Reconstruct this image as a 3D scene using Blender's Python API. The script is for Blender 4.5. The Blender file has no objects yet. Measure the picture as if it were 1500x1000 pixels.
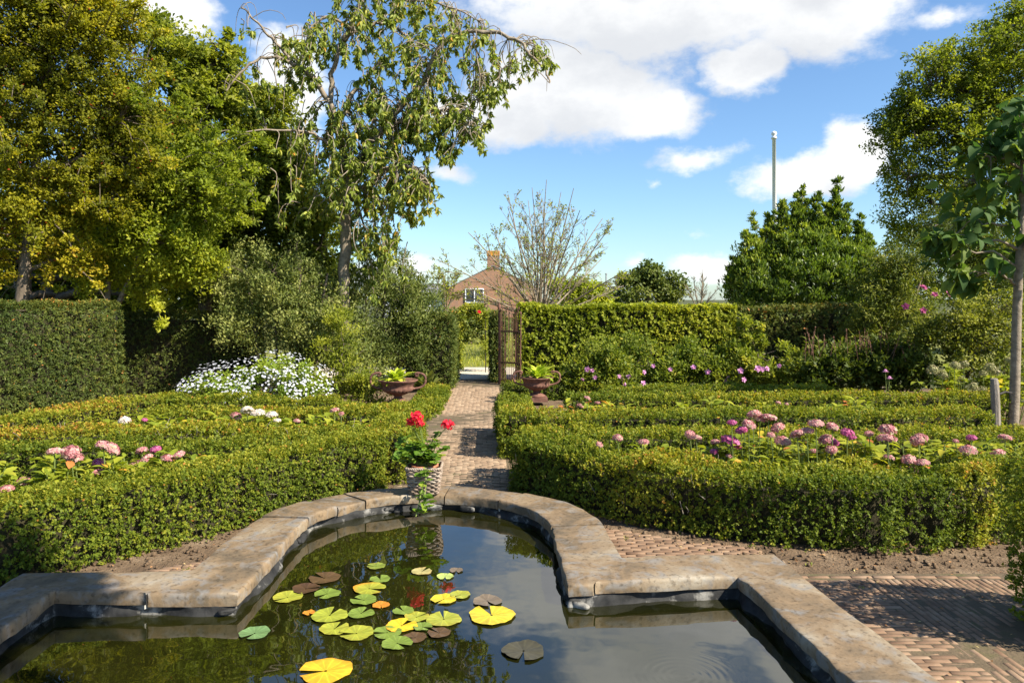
import bpy, bmesh, math, random
import numpy as np
from mathutils import Vector

S = 1.4                      # the layout below is in units of 1.4 m; everything is scaled to metres at the end
HC = 1.6                     # camera height in layout units
F = 1100.0 / 1500.0          # focal length over picture width
SUN_EL, SUN_AZ = 41.0, -30.0 # degrees; azimuth counted from +X towards +Y

scene = bpy.context.scene
C = scene.collection
random.seed(7)
R = np.random.default_rng(11)

# ------------------------------------------------------------------ camera, sky, sun
cam_d = bpy.data.cameras.new('camera')
cam = bpy.data.objects.new('camera', cam_d)
C.objects.link(cam)
cam.location = (0, 0, HC * S)
cam.rotation_euler = (math.radians(90), 0, 0)
cam_d.sensor_width = 36.0
cam_d.lens = 36.0 * F
cam_d.shift_x = 32.0 / 1500
cam_d.shift_y = -62.0 / 1500
cam_d.clip_start = 0.05
cam_d.clip_end = 2000
scene.camera = cam

scene.view_settings.view_transform = 'Standard'
scene.view_settings.look = 'None'
scene.view_settings.gamma = 1.0
scene.view_settings.exposure = 1.3
scene.cycles.max_bounces = 9
scene.cycles.diffuse_bounces = 5
scene.cycles.glossy_bounces = 3
scene.cycles.transmission_bounces = 7
scene.cycles.transparent_max_bounces = 4
scene.cycles.use_denoising = True

sun_d = bpy.data.lights.new('sun', 'SUN')
sun = bpy.data.objects.new('sun', sun_d)
C.objects.link(sun)
sun_d.energy = 4.5
sun_d.angle = math.radians(0.5)
sun_d.color = (1.0, 0.93, 0.80)
_e, _a = math.radians(SUN_EL), math.radians(SUN_AZ)
SUNV = Vector((math.cos(_e) * math.cos(_a), math.cos(_e) * math.sin(_a), math.sin(_e)))
sun.rotation_euler = SUNV.to_track_quat('Z', 'Y').to_euler()

world = bpy.data.worlds.new('World')
scene.world = world
world.use_nodes = True
wt = world.node_tree
wt.nodes.clear()


def wn(t, **kw):
    n = wt.nodes.new(t)
    for k, v in kw.items():
        setattr(n, k, v)
    return n


def wmath(op, a, b=None, c=None, clamp=False):
    n = wn('ShaderNodeMath', operation=op, use_clamp=clamp)
    for i, v in enumerate((a, b, c)):
        if v is None:
            continue
        if isinstance(v, (int, float)):
            n.inputs[i].default_value = v
        else:
            wt.links.new(v, n.inputs[i])
    return n.outputs[0]


def wvec(op, a, b=None, out=0):
    n = wn('ShaderNodeVectorMath', operation=op)
    for i, v in enumerate((a, b)):
        if v is None:
            continue
        if isinstance(v, tuple):
            n.inputs[i].default_value = v
        else:
            wt.links.new(v, n.inputs[i])
    return n.outputs[out]


def az_el(px, py):
    u, v = (px - 718) / 1100.0, (438 - py) / 1100.0
    az = math.atan(u)
    return az, math.atan(v * math.cos(az))


CLOUDS = [  # direction (as seen in the photo), half width, half height
    (960, 5, 330, 95), (1200, 12, 175, 80), (840, 130, 190, 85), (730, 170, 130, 55),
    (950, 160, 90, 45), (1090, 95, 75, 52), (250, 15, 85, 40), (425, 120, 75, 95),
    (650, 250, 75, 18), (1020, 226, 80, 20), (1195, 262, 120, 42), (1255, 235, 70, 55),
    (955, 268, 16, 12), (1040, 396, 72, 30), (930, 386, 24, 11), (1010, 338, 34, 7),
    (1400, 25, 45, 14), (560, 395, 120, 26), (1120, 445, 90, 30),
    (960, -130, 170, 75), (1230, -120, 150, 85), (1110, -250, 190, 60), (780, -230, 150, 70), (1440, -160, 130, 80), (500, -290, 200, 60), (1400, -420, 300, 90), (950, -420, 260, 80),
]
tc = wn('ShaderNodeTexCoord')
dirv = tc.outputs['Generated']
sep = wn('ShaderNodeSeparateXYZ')
wt.links.new(dirv, sep.inputs[0])
azn = wmath('ARCTAN2', sep.outputs[0], sep.outputs[1])
eln = wmath('ARCSINE', sep.outputs[2])
comb = wn('ShaderNodeCombineXYZ')
wt.links.new(azn, comb.inputs[0])
wt.links.new(eln, comb.inputs[1])
stretch = wvec('MULTIPLY', comb.outputs[0], (1.0, 1.5, 1.0))
n1 = wn('ShaderNodeTexNoise')
n1.inputs['Scale'].default_value = 7.0
n1.inputs['Detail'].default_value = 7.0
n1.inputs['Roughness'].default_value = 0.6
wt.links.new(stretch, n1.inputs['Vector'])
warp = wvec('MULTIPLY', wvec('SUBTRACT', n1.outputs['Color'], (0.5, 0.5, 0.5)), (0.10, 0.075, 0.0))
p0 = wvec('ADD', comb.outputs[0], warp)


def cloud_field(p):
    acc = None
    for (cx, cy, rx, ry) in CLOUDS:
        a, e = az_el(cx, cy)
        k = math.cos(a) ** 2
        d = wvec('MULTIPLY', wvec('SUBTRACT', p, (a, e, 0)), (1100 / rx / k, 1100 / ry / math.cos(a), 0.0))
        ln = wvec('LENGTH', d, out=1)
        f = wmath('MULTIPLY', wmath('SUBTRACT', 1.0, ln), min(1.0, ry / 45.0))
        acc = f if acc is None else wmath('MAXIMUM', acc, f)
    return acc


f0 = cloud_field(p0)
f1 = cloud_field(wvec('ADD', p0, (0.030, 0.050, 0.0)))
n2 = wn('ShaderNodeTexNoise')
n2.inputs['Scale'].default_value = 22.0
n2.inputs['Detail'].default_value = 8.0
n2.inputs['Roughness'].default_value = 0.62
wt.links.new(stretch, n2.inputs['Vector'])
dn = wmath('MULTIPLY', wmath('SUBTRACT', n2.outputs[0], 0.47), 0.75)
dens = wn('ShaderNodeMapRange', interpolation_type='SMOOTHSTEP')
wt.links.new(wmath('ADD', f0, dn), dens.inputs[0])
dens.inputs[1].default_value = 0.0
dens.inputs[2].default_value = 0.46
shade = wn('ShaderNodeMapRange', interpolation_type='SMOOTHSTEP')
wt.links.new(wmath('ADD', f1, wmath('MULTIPLY', dn, 1.2)), shade.inputs[0])
shade.inputs[1].default_value = -0.15
shade.inputs[2].default_value = 1.0
ccol = wn('ShaderNodeMixRGB')
wt.links.new(shade.outputs[0], ccol.inputs[0])
ccol.inputs[1].default_value = (6.2, 6.2, 6.1, 1)
ccol.inputs[2].default_value = (4.3, 4.4, 4.55, 1)
sky = wn('ShaderNodeTexSky', sky_type='NISHITA')
sky.sun_disc = False
sky.sun_elevation = math.radians(SUN_EL)
sky.sun_rotation = math.radians(90 - SUN_AZ)
sky.altitude = 10
sky.air_density = 1.0
sky.dust_density = 0.4
sky.ozone_density = 2.0
skyt = wn('ShaderNodeMixRGB', blend_type='MULTIPLY')
skyt.inputs[0].default_value = 1.0
skyt.inputs[2].default_value = (0.72, 0.88, 1.02, 1)
wt.links.new(sky.outputs[0], skyt.inputs[1])
mixc = wn('ShaderNodeMixRGB')
wt.links.new(wmath('MULTIPLY', dens.outputs[0], 0.96), mixc.inputs[0])
wt.links.new(skyt.outputs[0], mixc.inputs[1])
wt.links.new(ccol.outputs[0], mixc.inputs[2])
bg = wn('ShaderNodeBackground')
bg.inputs[1].default_value = 0.078
wt.links.new(mixc.outputs[0], bg.inputs[0])
wout = wn('ShaderNodeOutputWorld')
wt.links.new(bg.outputs[0], wout.inputs[0])


# ------------------------------------------------------------------ helpers
def at(px, py, Y):
    """the point at depth Y that the photograph shows at px, py (used for laying the garden out)"""
    return np.array([(px - 718) * Y / 1100.0, Y, HC - (py - 438) * Y / 1100.0])


def unit(v):
    return v / np.maximum(np.linalg.norm(v, axis=-1, keepdims=True), 1e-9)


def wob(P, freq, seed, n=7):
    """smooth pseudo noise, about -1..1, at the points P (N,3)"""
    g = np.random.default_rng(seed)
    d = g.normal(size=(n, 3))
    d /= np.linalg.norm(d, axis=1, keepdims=True)
    k = freq * g.uniform(0.6, 1.7, n)
    ph = g.uniform(0, 6.28, n)
    return np.sin((P @ (d * k[:, None]).T) + ph).sum(1) / (n ** 0.5) * 0.75


def link(name, me, mat=None, parent=None):
    o = bpy.data.objects.new(name, me)
    C.objects.link(o)
    if mat is not None and me is not None and not me.materials:
        me.materials.append(mat)
    if parent is not None:
        o.parent = parent
    return o


def tag(o, label=None, cat=None, group=None, kind=None):
    if label: o['label'] = label
    if cat: o['category'] = cat
    if group: o['group'] = group
    if kind: o['kind'] = kind
    return o


def thing(name, loc, label, cat, group=None):
    o = bpy.data.objects.new(name, None)
    o.empty_display_size = 0.1
    C.objects.link(o)
    o.location = loc
    return tag(o, label, cat, group)


class MB:
    """collects faces of any size into one mesh"""
    def __init__(self):
        self.v, self.f, self.t, self.n = [], [], [], 0

    def add(self, V, Fc, tint=0.5):
        V = np.asarray(V, float).reshape(-1, 3)
        self.v.append(V)
        Fc = [tuple(i + self.n for i in f) for f in Fc]
        self.f += Fc
        if np.isscalar(tint):
            self.t += [tint] * len(Fc)
        else:
            self.t += list(tint)
        self.n += len(V)

    def box(self, c, s, rz=0.0, tint=0.5, rx=0.0):
        x, y, z = np.array(s) / 2
        V = np.array([[-x, -y, -z], [x, -y, -z], [x, y, -z], [-x, y, -z], [-x, -y, z], [x, -y, z], [x, y, z], [-x, y, z]])
        if rx:
            cr, sr = math.cos(rx), math.sin(rx)
            V = V @ np.array([[1, 0, 0], [0, cr, -sr], [0, sr, cr]]).T
        cz, sz = math.cos(rz), math.sin(rz)
        V = V @ np.array([[cz, -sz, 0], [sz, cz, 0], [0, 0, 1]]).T + np.array(c)
        self.add(V, [(0, 3, 2, 1), (4, 5, 6, 7), (0, 1, 5, 4), (1, 2, 6, 5), (2, 3, 7, 6), (3, 0, 4, 7)], tint)

    def tube(self, P, rad, seg=6, tint=0.5, cap=True):
        P = np.asarray(P, float)
        n = len(P)
        rad = np.full(n, rad) if np.isscalar(rad) else np.asarray(rad, float)
        T = unit(np.gradient(P, axis=0))
        ref = np.array([0.0, 0, 1]) if abs(T[0][2]) < 0.9 else np.array([1.0, 0, 0])
        U = unit(np.cross(T, ref))
        W = np.cross(T, U)
        a = np.arange(seg) * 2 * math.pi / seg
        V = P[:, None, :] + rad[:, None, None] * (np.cos(a)[None, :, None] * U[:, None, :] + np.sin(a)[None, :, None] * W[:, None, :])
        Fc = []
        for i in range(n - 1):
            for j in range(seg):
                k = (j + 1) % seg
                Fc.append((i * seg + j, i * seg + k, (i + 1) * seg + k, (i + 1) * seg + j))
        if cap:
            Fc.append(tuple(range(seg)))
            Fc.append(tuple((n - 1) * seg + j for j in reversed(range(seg))))
        self.add(V.reshape(-1, 3), Fc, tint)

    def lathe(self, prof, seg=40, flute=0, amp=0.0, fz=(0, 0), loc=(0, 0, 0)):
        a = np.arange(seg) * 2 * math.pi / seg
        V = []
        for r, z in prof:
            k = amp if fz[0] <= z <= fz[1] else 0.0
            rr = r * (1 + k * np.abs(np.sin(flute * a / 2))) if flute else r + 0 * a
            V.append(np.stack([rr * np.cos(a), rr * np.sin(a), z + 0 * a], 1))
        Fc = [(i * seg + j, i * seg + (j + 1) % seg, (i + 1) * seg + (j + 1) % seg, (i + 1) * seg + j)
              for i in range(len(prof) - 1) for j in range(seg)]
        self.add(np.concatenate(V) + np.array(loc), Fc)

    def mesh(self, name, smooth=False):
        me = bpy.data.meshes.new(name)
        V = np.concatenate(self.v) if self.v else np.zeros((0, 3))
        me.from_pydata(V.tolist(), [], self.f)
        at_ = me.attributes.new('tint', 'FLOAT', 'FACE')
        at_.data.foreach_set('value', np.asarray(self.t, np.float32))
        if smooth:
            me.shade_smooth()
        me.update()
        return me

    def build(self, name, mat, parent=None, smooth=False):
        return link(name, self.mesh(name, smooth), mat, parent)


def quads_mesh(name, V, nf_per, Fpat, tint, smooth=False):
    """V (N,k,3) copies of one pattern Fpat (nf,4) of quads -> one mesh; tint (N,)"""
    N, k, _ = V.shape
    Fp = np.asarray(Fpat)
    idx = (np.arange(N)[:, None, None] * k + Fp[None]).reshape(-1)
    nf = N * len(Fp)
    me = bpy.data.meshes.new(name)
    me.vertices.add(N * k)
    me.vertices.foreach_set('co', np.ascontiguousarray(V, np.float32).ravel())
    me.loops.add(nf * 4)
    me.loops.foreach_set('vertex_index', idx.astype(np.int32))
    me.polygons.add(nf)
    me.polygons.foreach_set('loop_start', np.arange(0, nf * 4, 4, dtype=np.int32))
    me.polygons.foreach_set('loop_total', np.full(nf, 4, np.int32))
    if smooth:
        me.polygons.foreach_set('use_smooth', np.ones(nf, bool))
    a = me.attributes.new('tint', 'FLOAT', 'FACE')
    a.data.foreach_set('value', np.repeat(np.asarray(tint, np.float32), len(Fp)))
    me.update()
    return me


def frame(D, N):
    D = unit(D)
    S_ = unit(np.cross(D, N))
    N_ = np.cross(S_, D)
    return D, S_, N_


def kites(name, P, D, N, L, W, tint, fold=0.18, droop=0.0):
    """small leaves: one folded kite each"""
    n = len(P)
    L = (np.full(n, L) if np.isscalar(L) else L)[:, None]
    W = (np.full(n, W) if np.isscalar(W) else W)[:, None]
    D, S_, N_ = frame(D, N)
    V = np.empty((n, 4, 3))
    V[:, 0] = P
    V[:, 1] = P + D * L * 0.5 + S_ * W * 0.5 + N_ * W * fold
    V[:, 2] = P + D * L - N_ * L * droop
    V[:, 3] = P + D * L * 0.5 - S_ * W * 0.5 + N_ * W * fold
    return quads_mesh(name, V, 1, [(0, 1, 2, 3)], tint)


PROF_OVAL = [(0, .03), (.18, .62), (.42, 1.0), (.7, .72), (1.0, .03)]
PROF_LONG = [(0, .04), (.2, .7), (.45, 1.0), (.75, .62), (1.0, .03)]
PROF_HEART = [(-.12, .35), (.12, .98), (.4, 1.0), (.72, .6), (1.0, .03)]


def bigleaves(name, P, D, N, L, W, tint, prof=PROF_OVAL, fold=0.2, droop=0.25):
    """larger leaves: a folded, drooping blade of eight faces each"""
    n = len(P)
    L = (np.full(n, L) if np.isscalar(L) else L)[:, None]
    W = (np.full(n, W) if np.isscalar(W) else W)[:, None]
    dr = (np.full(n, droop) if np.isscalar(droop) else droop)[:, None]
    D, S_, N_ = frame(D, N)
    V = np.empty((n, len(prof) * 3, 3))
    for i, (t, w) in enumerate(prof):
        m = P + D * L * t - N_ * L * dr * t * t
        V[:, i * 3] = m + S_ * W * w * 0.5 + N_ * W * w * fold
        V[:, i * 3 + 1] = m
        V[:, i * 3 + 2] = m - S_ * W * w * 0.5 + N_ * W * w * fold
    pat = []
    for i in range(len(prof) - 1):
        a, b = i * 3, i * 3 + 3
        pat += [(a, a + 1, b + 1, b), (a + 1, a + 2, b + 2, b + 1)]
    return quads_mesh(name, V, 8, pat, tint, smooth=True)


# ------------------------------------------------------------------ materials
def nt_of(name):
    m = bpy.data.materials.new(name)
    m.use_nodes = True
    nt = m.node_tree
    nt.nodes.clear()
    return m, nt


def ramp_node(nt, stops):
    r = nt.nodes.new('ShaderNodeValToRGB')
    el = r.color_ramp.elements
    el[0].position, el[0].color = stops[0][0], (*stops[0][1], 1)
    el[1].position, el[1].color = stops[-1][0], (*stops[-1][1], 1)
    for p, c in stops[1:-1]:
        e = el.new(p)
        e.color = (*c, 1)
    return r


def leaf_mat(name, stops, trans=0.35, rough=0.55, spec=0.18, tcol=(1.25, 1.3, 0.55)):
    if tcol[2] < 1:          # green leaves: this late in summer they are yellowish
        stops = [(q, (min(.6, c[0] * 1.95), min(.6, c[1] * 1.75), c[2] * 1.5)) for q, c in stops]
    m, nt = nt_of(name)
    a = nt.nodes.new('ShaderNodeAttribute')
    a.attribute_name = 'tint'
    r = ramp_node(nt, stops)
    nt.links.new(a.outputs['Fac'], r.inputs[0])
    p = nt.nodes.new('ShaderNodeBsdfPrincipled')
    p.inputs['Roughness'].default_value = rough
    p.inputs['Specular IOR Level'].default_value = spec
    nt.links.new(r.outputs[0], p.inputs['Base Color'])
    out = nt.nodes.new('ShaderNodeOutputMaterial')
    t = nt.nodes.new('ShaderNodeBsdfTranslucent')
    mul = nt.nodes.new('ShaderNodeMixRGB')
    mul.blend_type = 'MULTIPLY'
    mul.inputs[0].default_value = 1
    mul.inputs[2].default_value = (*tcol, 1)
    nt.links.new(r.outputs[0], mul.inputs[1])
    nt.links.new(mul.outputs[0], t.inputs[0])
    mx = nt.nodes.new('ShaderNodeMixShader')
    mx.inputs[0].default_value = trans
    nt.links.new(p.outputs[0], mx.inputs[1])
    nt.links.new(t.outputs[0], mx.inputs[2])
    nt.links.new(mx.outputs[0], out.inputs[0])
    return m


def noise_mat(name, stops, scale=8.0, detail=6.0, rough=0.8, bump=0.3, bscale=None, metal=0.0, spec=0.3,
              stretch=(1, 1, 1), tint=0.0, dist=0.02):
    """colour from object-space noise (and a little from the per-piece tint), with a bump"""
    m, nt = nt_of(name)
    tcn = nt.nodes.new('ShaderNodeTexCoord')
    mp = nt.nodes.new('ShaderNodeMapping')
    mp.inputs['Scale'].default_value = stretch
    nt.links.new(tcn.outputs['Object'], mp.inputs[0])
    n = nt.nodes.new('ShaderNodeTexNoise')
    n.inputs['Scale'].default_value = scale
    n.inputs['Detail'].default_value = detail
    n.inputs['Roughness'].default_value = 0.65
    nt.links.new(mp.outputs[0], n.inputs['Vector'])
    fac = n.outputs[0]
    if tint:
        a = nt.nodes.new('ShaderNodeAttribute')
        a.attribute_name = 'tint'
        md = nt.nodes.new('ShaderNodeMath')
        md.operation = 'MULTIPLY_ADD'
        nt.links.new(a.outputs['Fac'], md.inputs[0])
        md.inputs[1].default_value = tint
        ad = nt.nodes.new('ShaderNodeMath')
        ad.operation = 'SUBTRACT'
        nt.links.new(fac, ad.inputs[0])
        ad.inputs[1].default_value = tint / 2
        nt.links.new(ad.outputs[0], md.inputs[2])
        fac = md.outputs[0]
    r = ramp_node(nt, stops)
    nt.links.new(fac, r.inputs[0])
    p = nt.nodes.new('ShaderNodeBsdfPrincipled')
    p.inputs['Roughness'].default_value = rough
    p.inputs['Metallic'].default_value = metal
    p.inputs['Specular IOR Level'].default_value = spec
    nt.links.new(r.outputs[0], p.inputs['Base Color'])
    if bump:
        n2_ = nt.nodes.new('ShaderNodeTexNoise')
        n2_.inputs['Scale'].default_value = bscale or scale * 4
        n2_.inputs['Detail'].default_value = 5
        nt.links.new(mp.outputs[0], n2_.inputs['Vector'])
        b = nt.nodes.new('ShaderNodeBump')
        b.inputs['Strength'].default_value = bump
        b.inputs['Distance'].default_value = dist
        nt.links.new(n2_.outputs[0], b.inputs['Height'])
        nt.links.new(b.outputs[0], p.inputs['Normal'])
    out = nt.nodes.new('ShaderNodeOutputMaterial')
    nt.links.new(p.outputs[0], out.inputs[0])
    return m


M = {}
M['box'] = leaf_mat('box_leaf', [(0.0, (.035, .055, .008)), (.35, (.07, .105, .012)), (.68, (.145, .163, .018)),
                                 (.86, (.21, .205, .025)), (1.0, (.24, .12, .03))], trans=.4)
M['yew'] = leaf_mat('yew_leaf', [(0.0, (.019, .034, .009)), (.5, (.044, .064, .013)), (.9, (.095, .10, .02)), (1.0, (.26, .11, .03))],
                    trans=.18)
M['beech'] = leaf_mat('hornbeam_leaf', [(0.0, (.06, .09, .012)), (.5, (.14, .175, .02)), (1.0, (.27, .275, .036))], trans=.42)
M['hawthorn'] = leaf_mat('hawthorn_leaf', [(0.0, (.05, .065, .008)), (.45, (.145, .155, .012)), (.8, (.24, .225, .018)),
                                           (.97, (.25, .20, .02)), (1.0, (.22, .05, .02))], trans=.5)
M['lime'] = leaf_mat('bright_leaf', [(0.0, (.06, .09, .01)), (.5, (.13, .17, .015)), (1.0, (.25, .27, .03))], trans=.5)
M['mid'] = leaf_mat('mid_leaf', [(0.0, (.04, .06, .009)), (.6, (.10, .13, .016)), (1.0, (.20, .22, .03))], trans=.5)
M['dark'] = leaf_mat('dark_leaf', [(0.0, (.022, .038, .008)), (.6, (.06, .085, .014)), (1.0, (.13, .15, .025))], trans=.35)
M['cherry'] = leaf_mat('cherry_leaf', [(0.0, (.05, .08, .014)), (.5, (.105, .145, .024)), (.92, (.23, .26, .06)), (1.0, (.32, .17, .03))],
                       trans=.4, rough=.5, spec=.25)
M['greygreen'] = leaf_mat('greygreen_leaf', [(0.0, (.035, .055, .014)), (.5, (.075, .10, .026)), (1.0, (.165, .185, .06))], trans=.33)
M['laurel'] = leaf_mat('laurel_leaf', [(0.0, (.032, .058, .011)), (.5, (.072, .115, .018)), (1.0, (.18, .22, .035))], trans=.4,
                       rough=.4, spec=.3)
M['hydrangea'] = leaf_mat('hydrangea_leaf', [(0.0, (.06, .095, .012)), (.5, (.13, .17, .018)), (.85, (.22, .24, .028)), (.93, (.30, .25, .025)),
                                             (1.0, (.35, .12, .04))], trans=.4)
M['geranium'] = leaf_mat('geranium_leaf', [(0.0, (.03, .075, .01)), (.6, (.075, .14, .017)), (1.0, (.17, .22, .03))], trans=.4)
M['hosta'] = leaf_mat('hosta_leaf', [(0.0, (.12, .20, .02)), (.6, (.26, .33, .035)), (1.0, (.42, .42, .05))], trans=.4)
M['catalpa'] = leaf_mat('broad_leaf', [(0.0, (.02, .05, .015)), (.6, (.045, .085, .022)), (1.0, (.10, .14, .03))], trans=.42, rough=.65)
M['mallow'] = leaf_mat('mallow_leaf', [(0.0, (.05, .08, .012)), (.6, (.12, .15, .02)), (1.0, (.25, .25, .04))], trans=.42)
M['border'] = leaf_mat('border_leaf', [(0.0, (.024, .04, .009)), (.55, (.058, .08, .014)), (1.0, (.15, .165, .03))], trans=.35)
M['daisy_leaf'] = leaf_mat('daisy_leaf', [(0.0, (.05, .10, .015)), (1.0, (.15, .20, .025))], trans=.35)
M['grass'] = leaf_mat('grass_blade', [(0.0, (.10, .14, .02)), (.6, (.20, .23, .03)), (1.0, (.34, .30, .07))], trans=.4)
M['litter'] = leaf_mat('dry_leaf', [(0.0, (.10, .05, .025)), (.6, (.26, .15, .07)), (1.0, (.42, .27, .14))], trans=.15, rough=.8)
M['pink'] = leaf_mat('pink_petal', [(0.0, (.33, .095, .11)), (.45, (.52, .22, .22)), (.8, (.60, .38, .32)), (1.0, (.48, .42, .24))], trans=.25, tcol=(1, 1, 1))
M['magenta'] = leaf_mat('magenta_petal', [(0.0, (.33, .03, .13)), (1.0, (.55, .17, .32))], trans=.25, tcol=(1, 1, 1))
M['cream'] = leaf_mat('cream_petal', [(0.0, (.55, .42, .32)), (1.0, (.85, .78, .68))], trans=.25, tcol=(1, 1, 1))
M['greencream'] = leaf_mat('green_cream_petal', [(0.0, (.17, .18, .06)), (.6, (.32, .30, .13)), (1.0, (.44, .36, .22))], trans=.25, tcol=(1, 1, 1))
M['white'] = leaf_mat('white_petal', [(0.0, (.55, .55, .60)), (1.0, (.74, .74, .78))], trans=.2, tcol=(1, 1, 1))
M['red'] = leaf_mat('red_petal', [(0.0, (.55, .004, .02)), (1.0, (.85, .03, .06))], trans=.25, tcol=(1, 1, 1))
M['lilac'] = leaf_mat('lilac_pink_petal', [(0.0, (.55, .18, .42)), (1.0, (.8, .45, .65))], trans=.25, tcol=(1, 1, 1))
M['spire'] = leaf_mat('spire_flower', [(0.0, (.16, .07, .045)), (1.0, (.40, .22, .15))], trans=.2, tcol=(1, 1, 1))
M['bark'] = noise_mat('bark', [(0.3, (.06, .045, .03)), (.7, (.20, .155, .11))], 14, rough=.9, bump=.6, stretch=(1, 1, .35))
M['bark_pale'] = noise_mat('pale_bark', [(0.3, (.14, .11, .075)), (.7, (.34, .275, .20))], 12, rough=.85, bump=.5, stretch=(1, 1, 1.6))
M['twig'] = noise_mat('twig', [(0.3, (.07, .05, .03)), (.7, (.17, .12, .08))], 20, rough=.9, bump=0)
M['hedge_wood'] = noise_mat('hedge_wood', [(0.3, (.020, .018, .008)), (.7, (.05, .042, .018))], 25, rough=1, bump=.5)
M['soil'] = noise_mat('soil', [(0.28, (.06, .038, .022)), (.5, (.14, .092, .053)), (.75, (.25, .18, .115))], 3.5, 12, rough=1, bump=.9,
                      bscale=45, dist=.03)
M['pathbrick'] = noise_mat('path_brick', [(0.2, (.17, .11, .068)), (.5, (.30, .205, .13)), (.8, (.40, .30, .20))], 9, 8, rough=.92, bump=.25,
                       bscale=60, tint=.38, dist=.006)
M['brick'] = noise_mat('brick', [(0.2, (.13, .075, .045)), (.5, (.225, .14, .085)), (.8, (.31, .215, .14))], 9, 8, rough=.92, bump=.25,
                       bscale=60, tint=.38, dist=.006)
M['sand'] = noise_mat('joint_sand', [(0.3, (.07, .052, .03)), (.55, (.125, .092, .055)), (.74, (.075, .08, .022))], 4, 10, rough=1, bump=.5, bscale=60)
M['gravel'] = noise_mat('pale_gravel', [(0.3, (.42, .36, .27)), (.7, (.66, .58, .46))], 40, 4, rough=1, bump=.5)
M['lawn'] = noise_mat('lawn_turf', [(0.3, (.11, .13, .025)), (.6, (.20, .20, .04)), (.8, (.30, .25, .09))], 2.0, 10, rough=1, bump=.8, bscale=60)
M['ground'] = noise_mat('ground_cover', [(0.3, (.04, .045, .015)), (.6, (.08, .085, .025)), (.8, (.13, .12, .05))], 1.5, 10, rough=1, bump=.8, bscale=40)
M['mortar'] = noise_mat('mortar', [(0.3, (.30, .28, .24)), (.7, (.55, .52, .46))], 30, rough=.95, bump=.4)
M['rust'] = noise_mat('rusty_iron', [(0.3, (.085, .04, .03)), (.55, (.17, .08, .055)), (.8, (.27, .15, .10))], 16, 8, rough=.85, bump=.4, dist=.004)
M['wicker'] = noise_mat('wicker', [(0.3, (.15, .105, .07)), (.55, (.29, .22, .165)), (.8, (.42, .35, .28))], 18, 6, rough=.75, bump=.3, tint=.5, dist=.004)
M['terracotta'] = noise_mat('terracotta', [(0.3, (.36, .12, .06)), (.7, (.5, .2, .11))], 12, rough=.85, bump=.2)
M['whitepaint'] = noise_mat('white_paint', [(0.3, (.80, .80, .80)), (.7, (.86, .86, .85))], 6, rough=.35, bump=0)
M['darkwood'] = noise_mat('dark_wood', [(0.3, (.018, .014, .011)), (.7, (.045, .035, .028))], 10, rough=.7, bump=.3, stretch=(6, 1, 1))
M['greywood'] = noise_mat('weathered_wood', [(0.3, (.16, .13, .10)), (.7, (.36, .31, .25))], 10, rough=.9, bump=.5, stretch=(5, 5, .6))
M['stem'] = noise_mat('green_stem', [(0.3, (.10, .14, .03)), (.7, (.20, .24, .06))], 20, rough=.6, bump=0)
M['rooftile'] = noise_mat('grey_roof', [(0.3, (.10, .10, .11)), (.7, (.24, .24, .25))], 3, rough=.8, bump=0)
M['lead'] = noise_mat('galvanised', [(0.3, (.3, .31, .32)), (.7, (.45, .46, .47))], 8, rough=.5, bump=0, metal=.6)
M['orange'] = noise_mat('orange_lichen', [(0.3, (.45, .16, .02)), (.7, (.62, .30, .05))], 3, rough=.9, bump=0)


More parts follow.
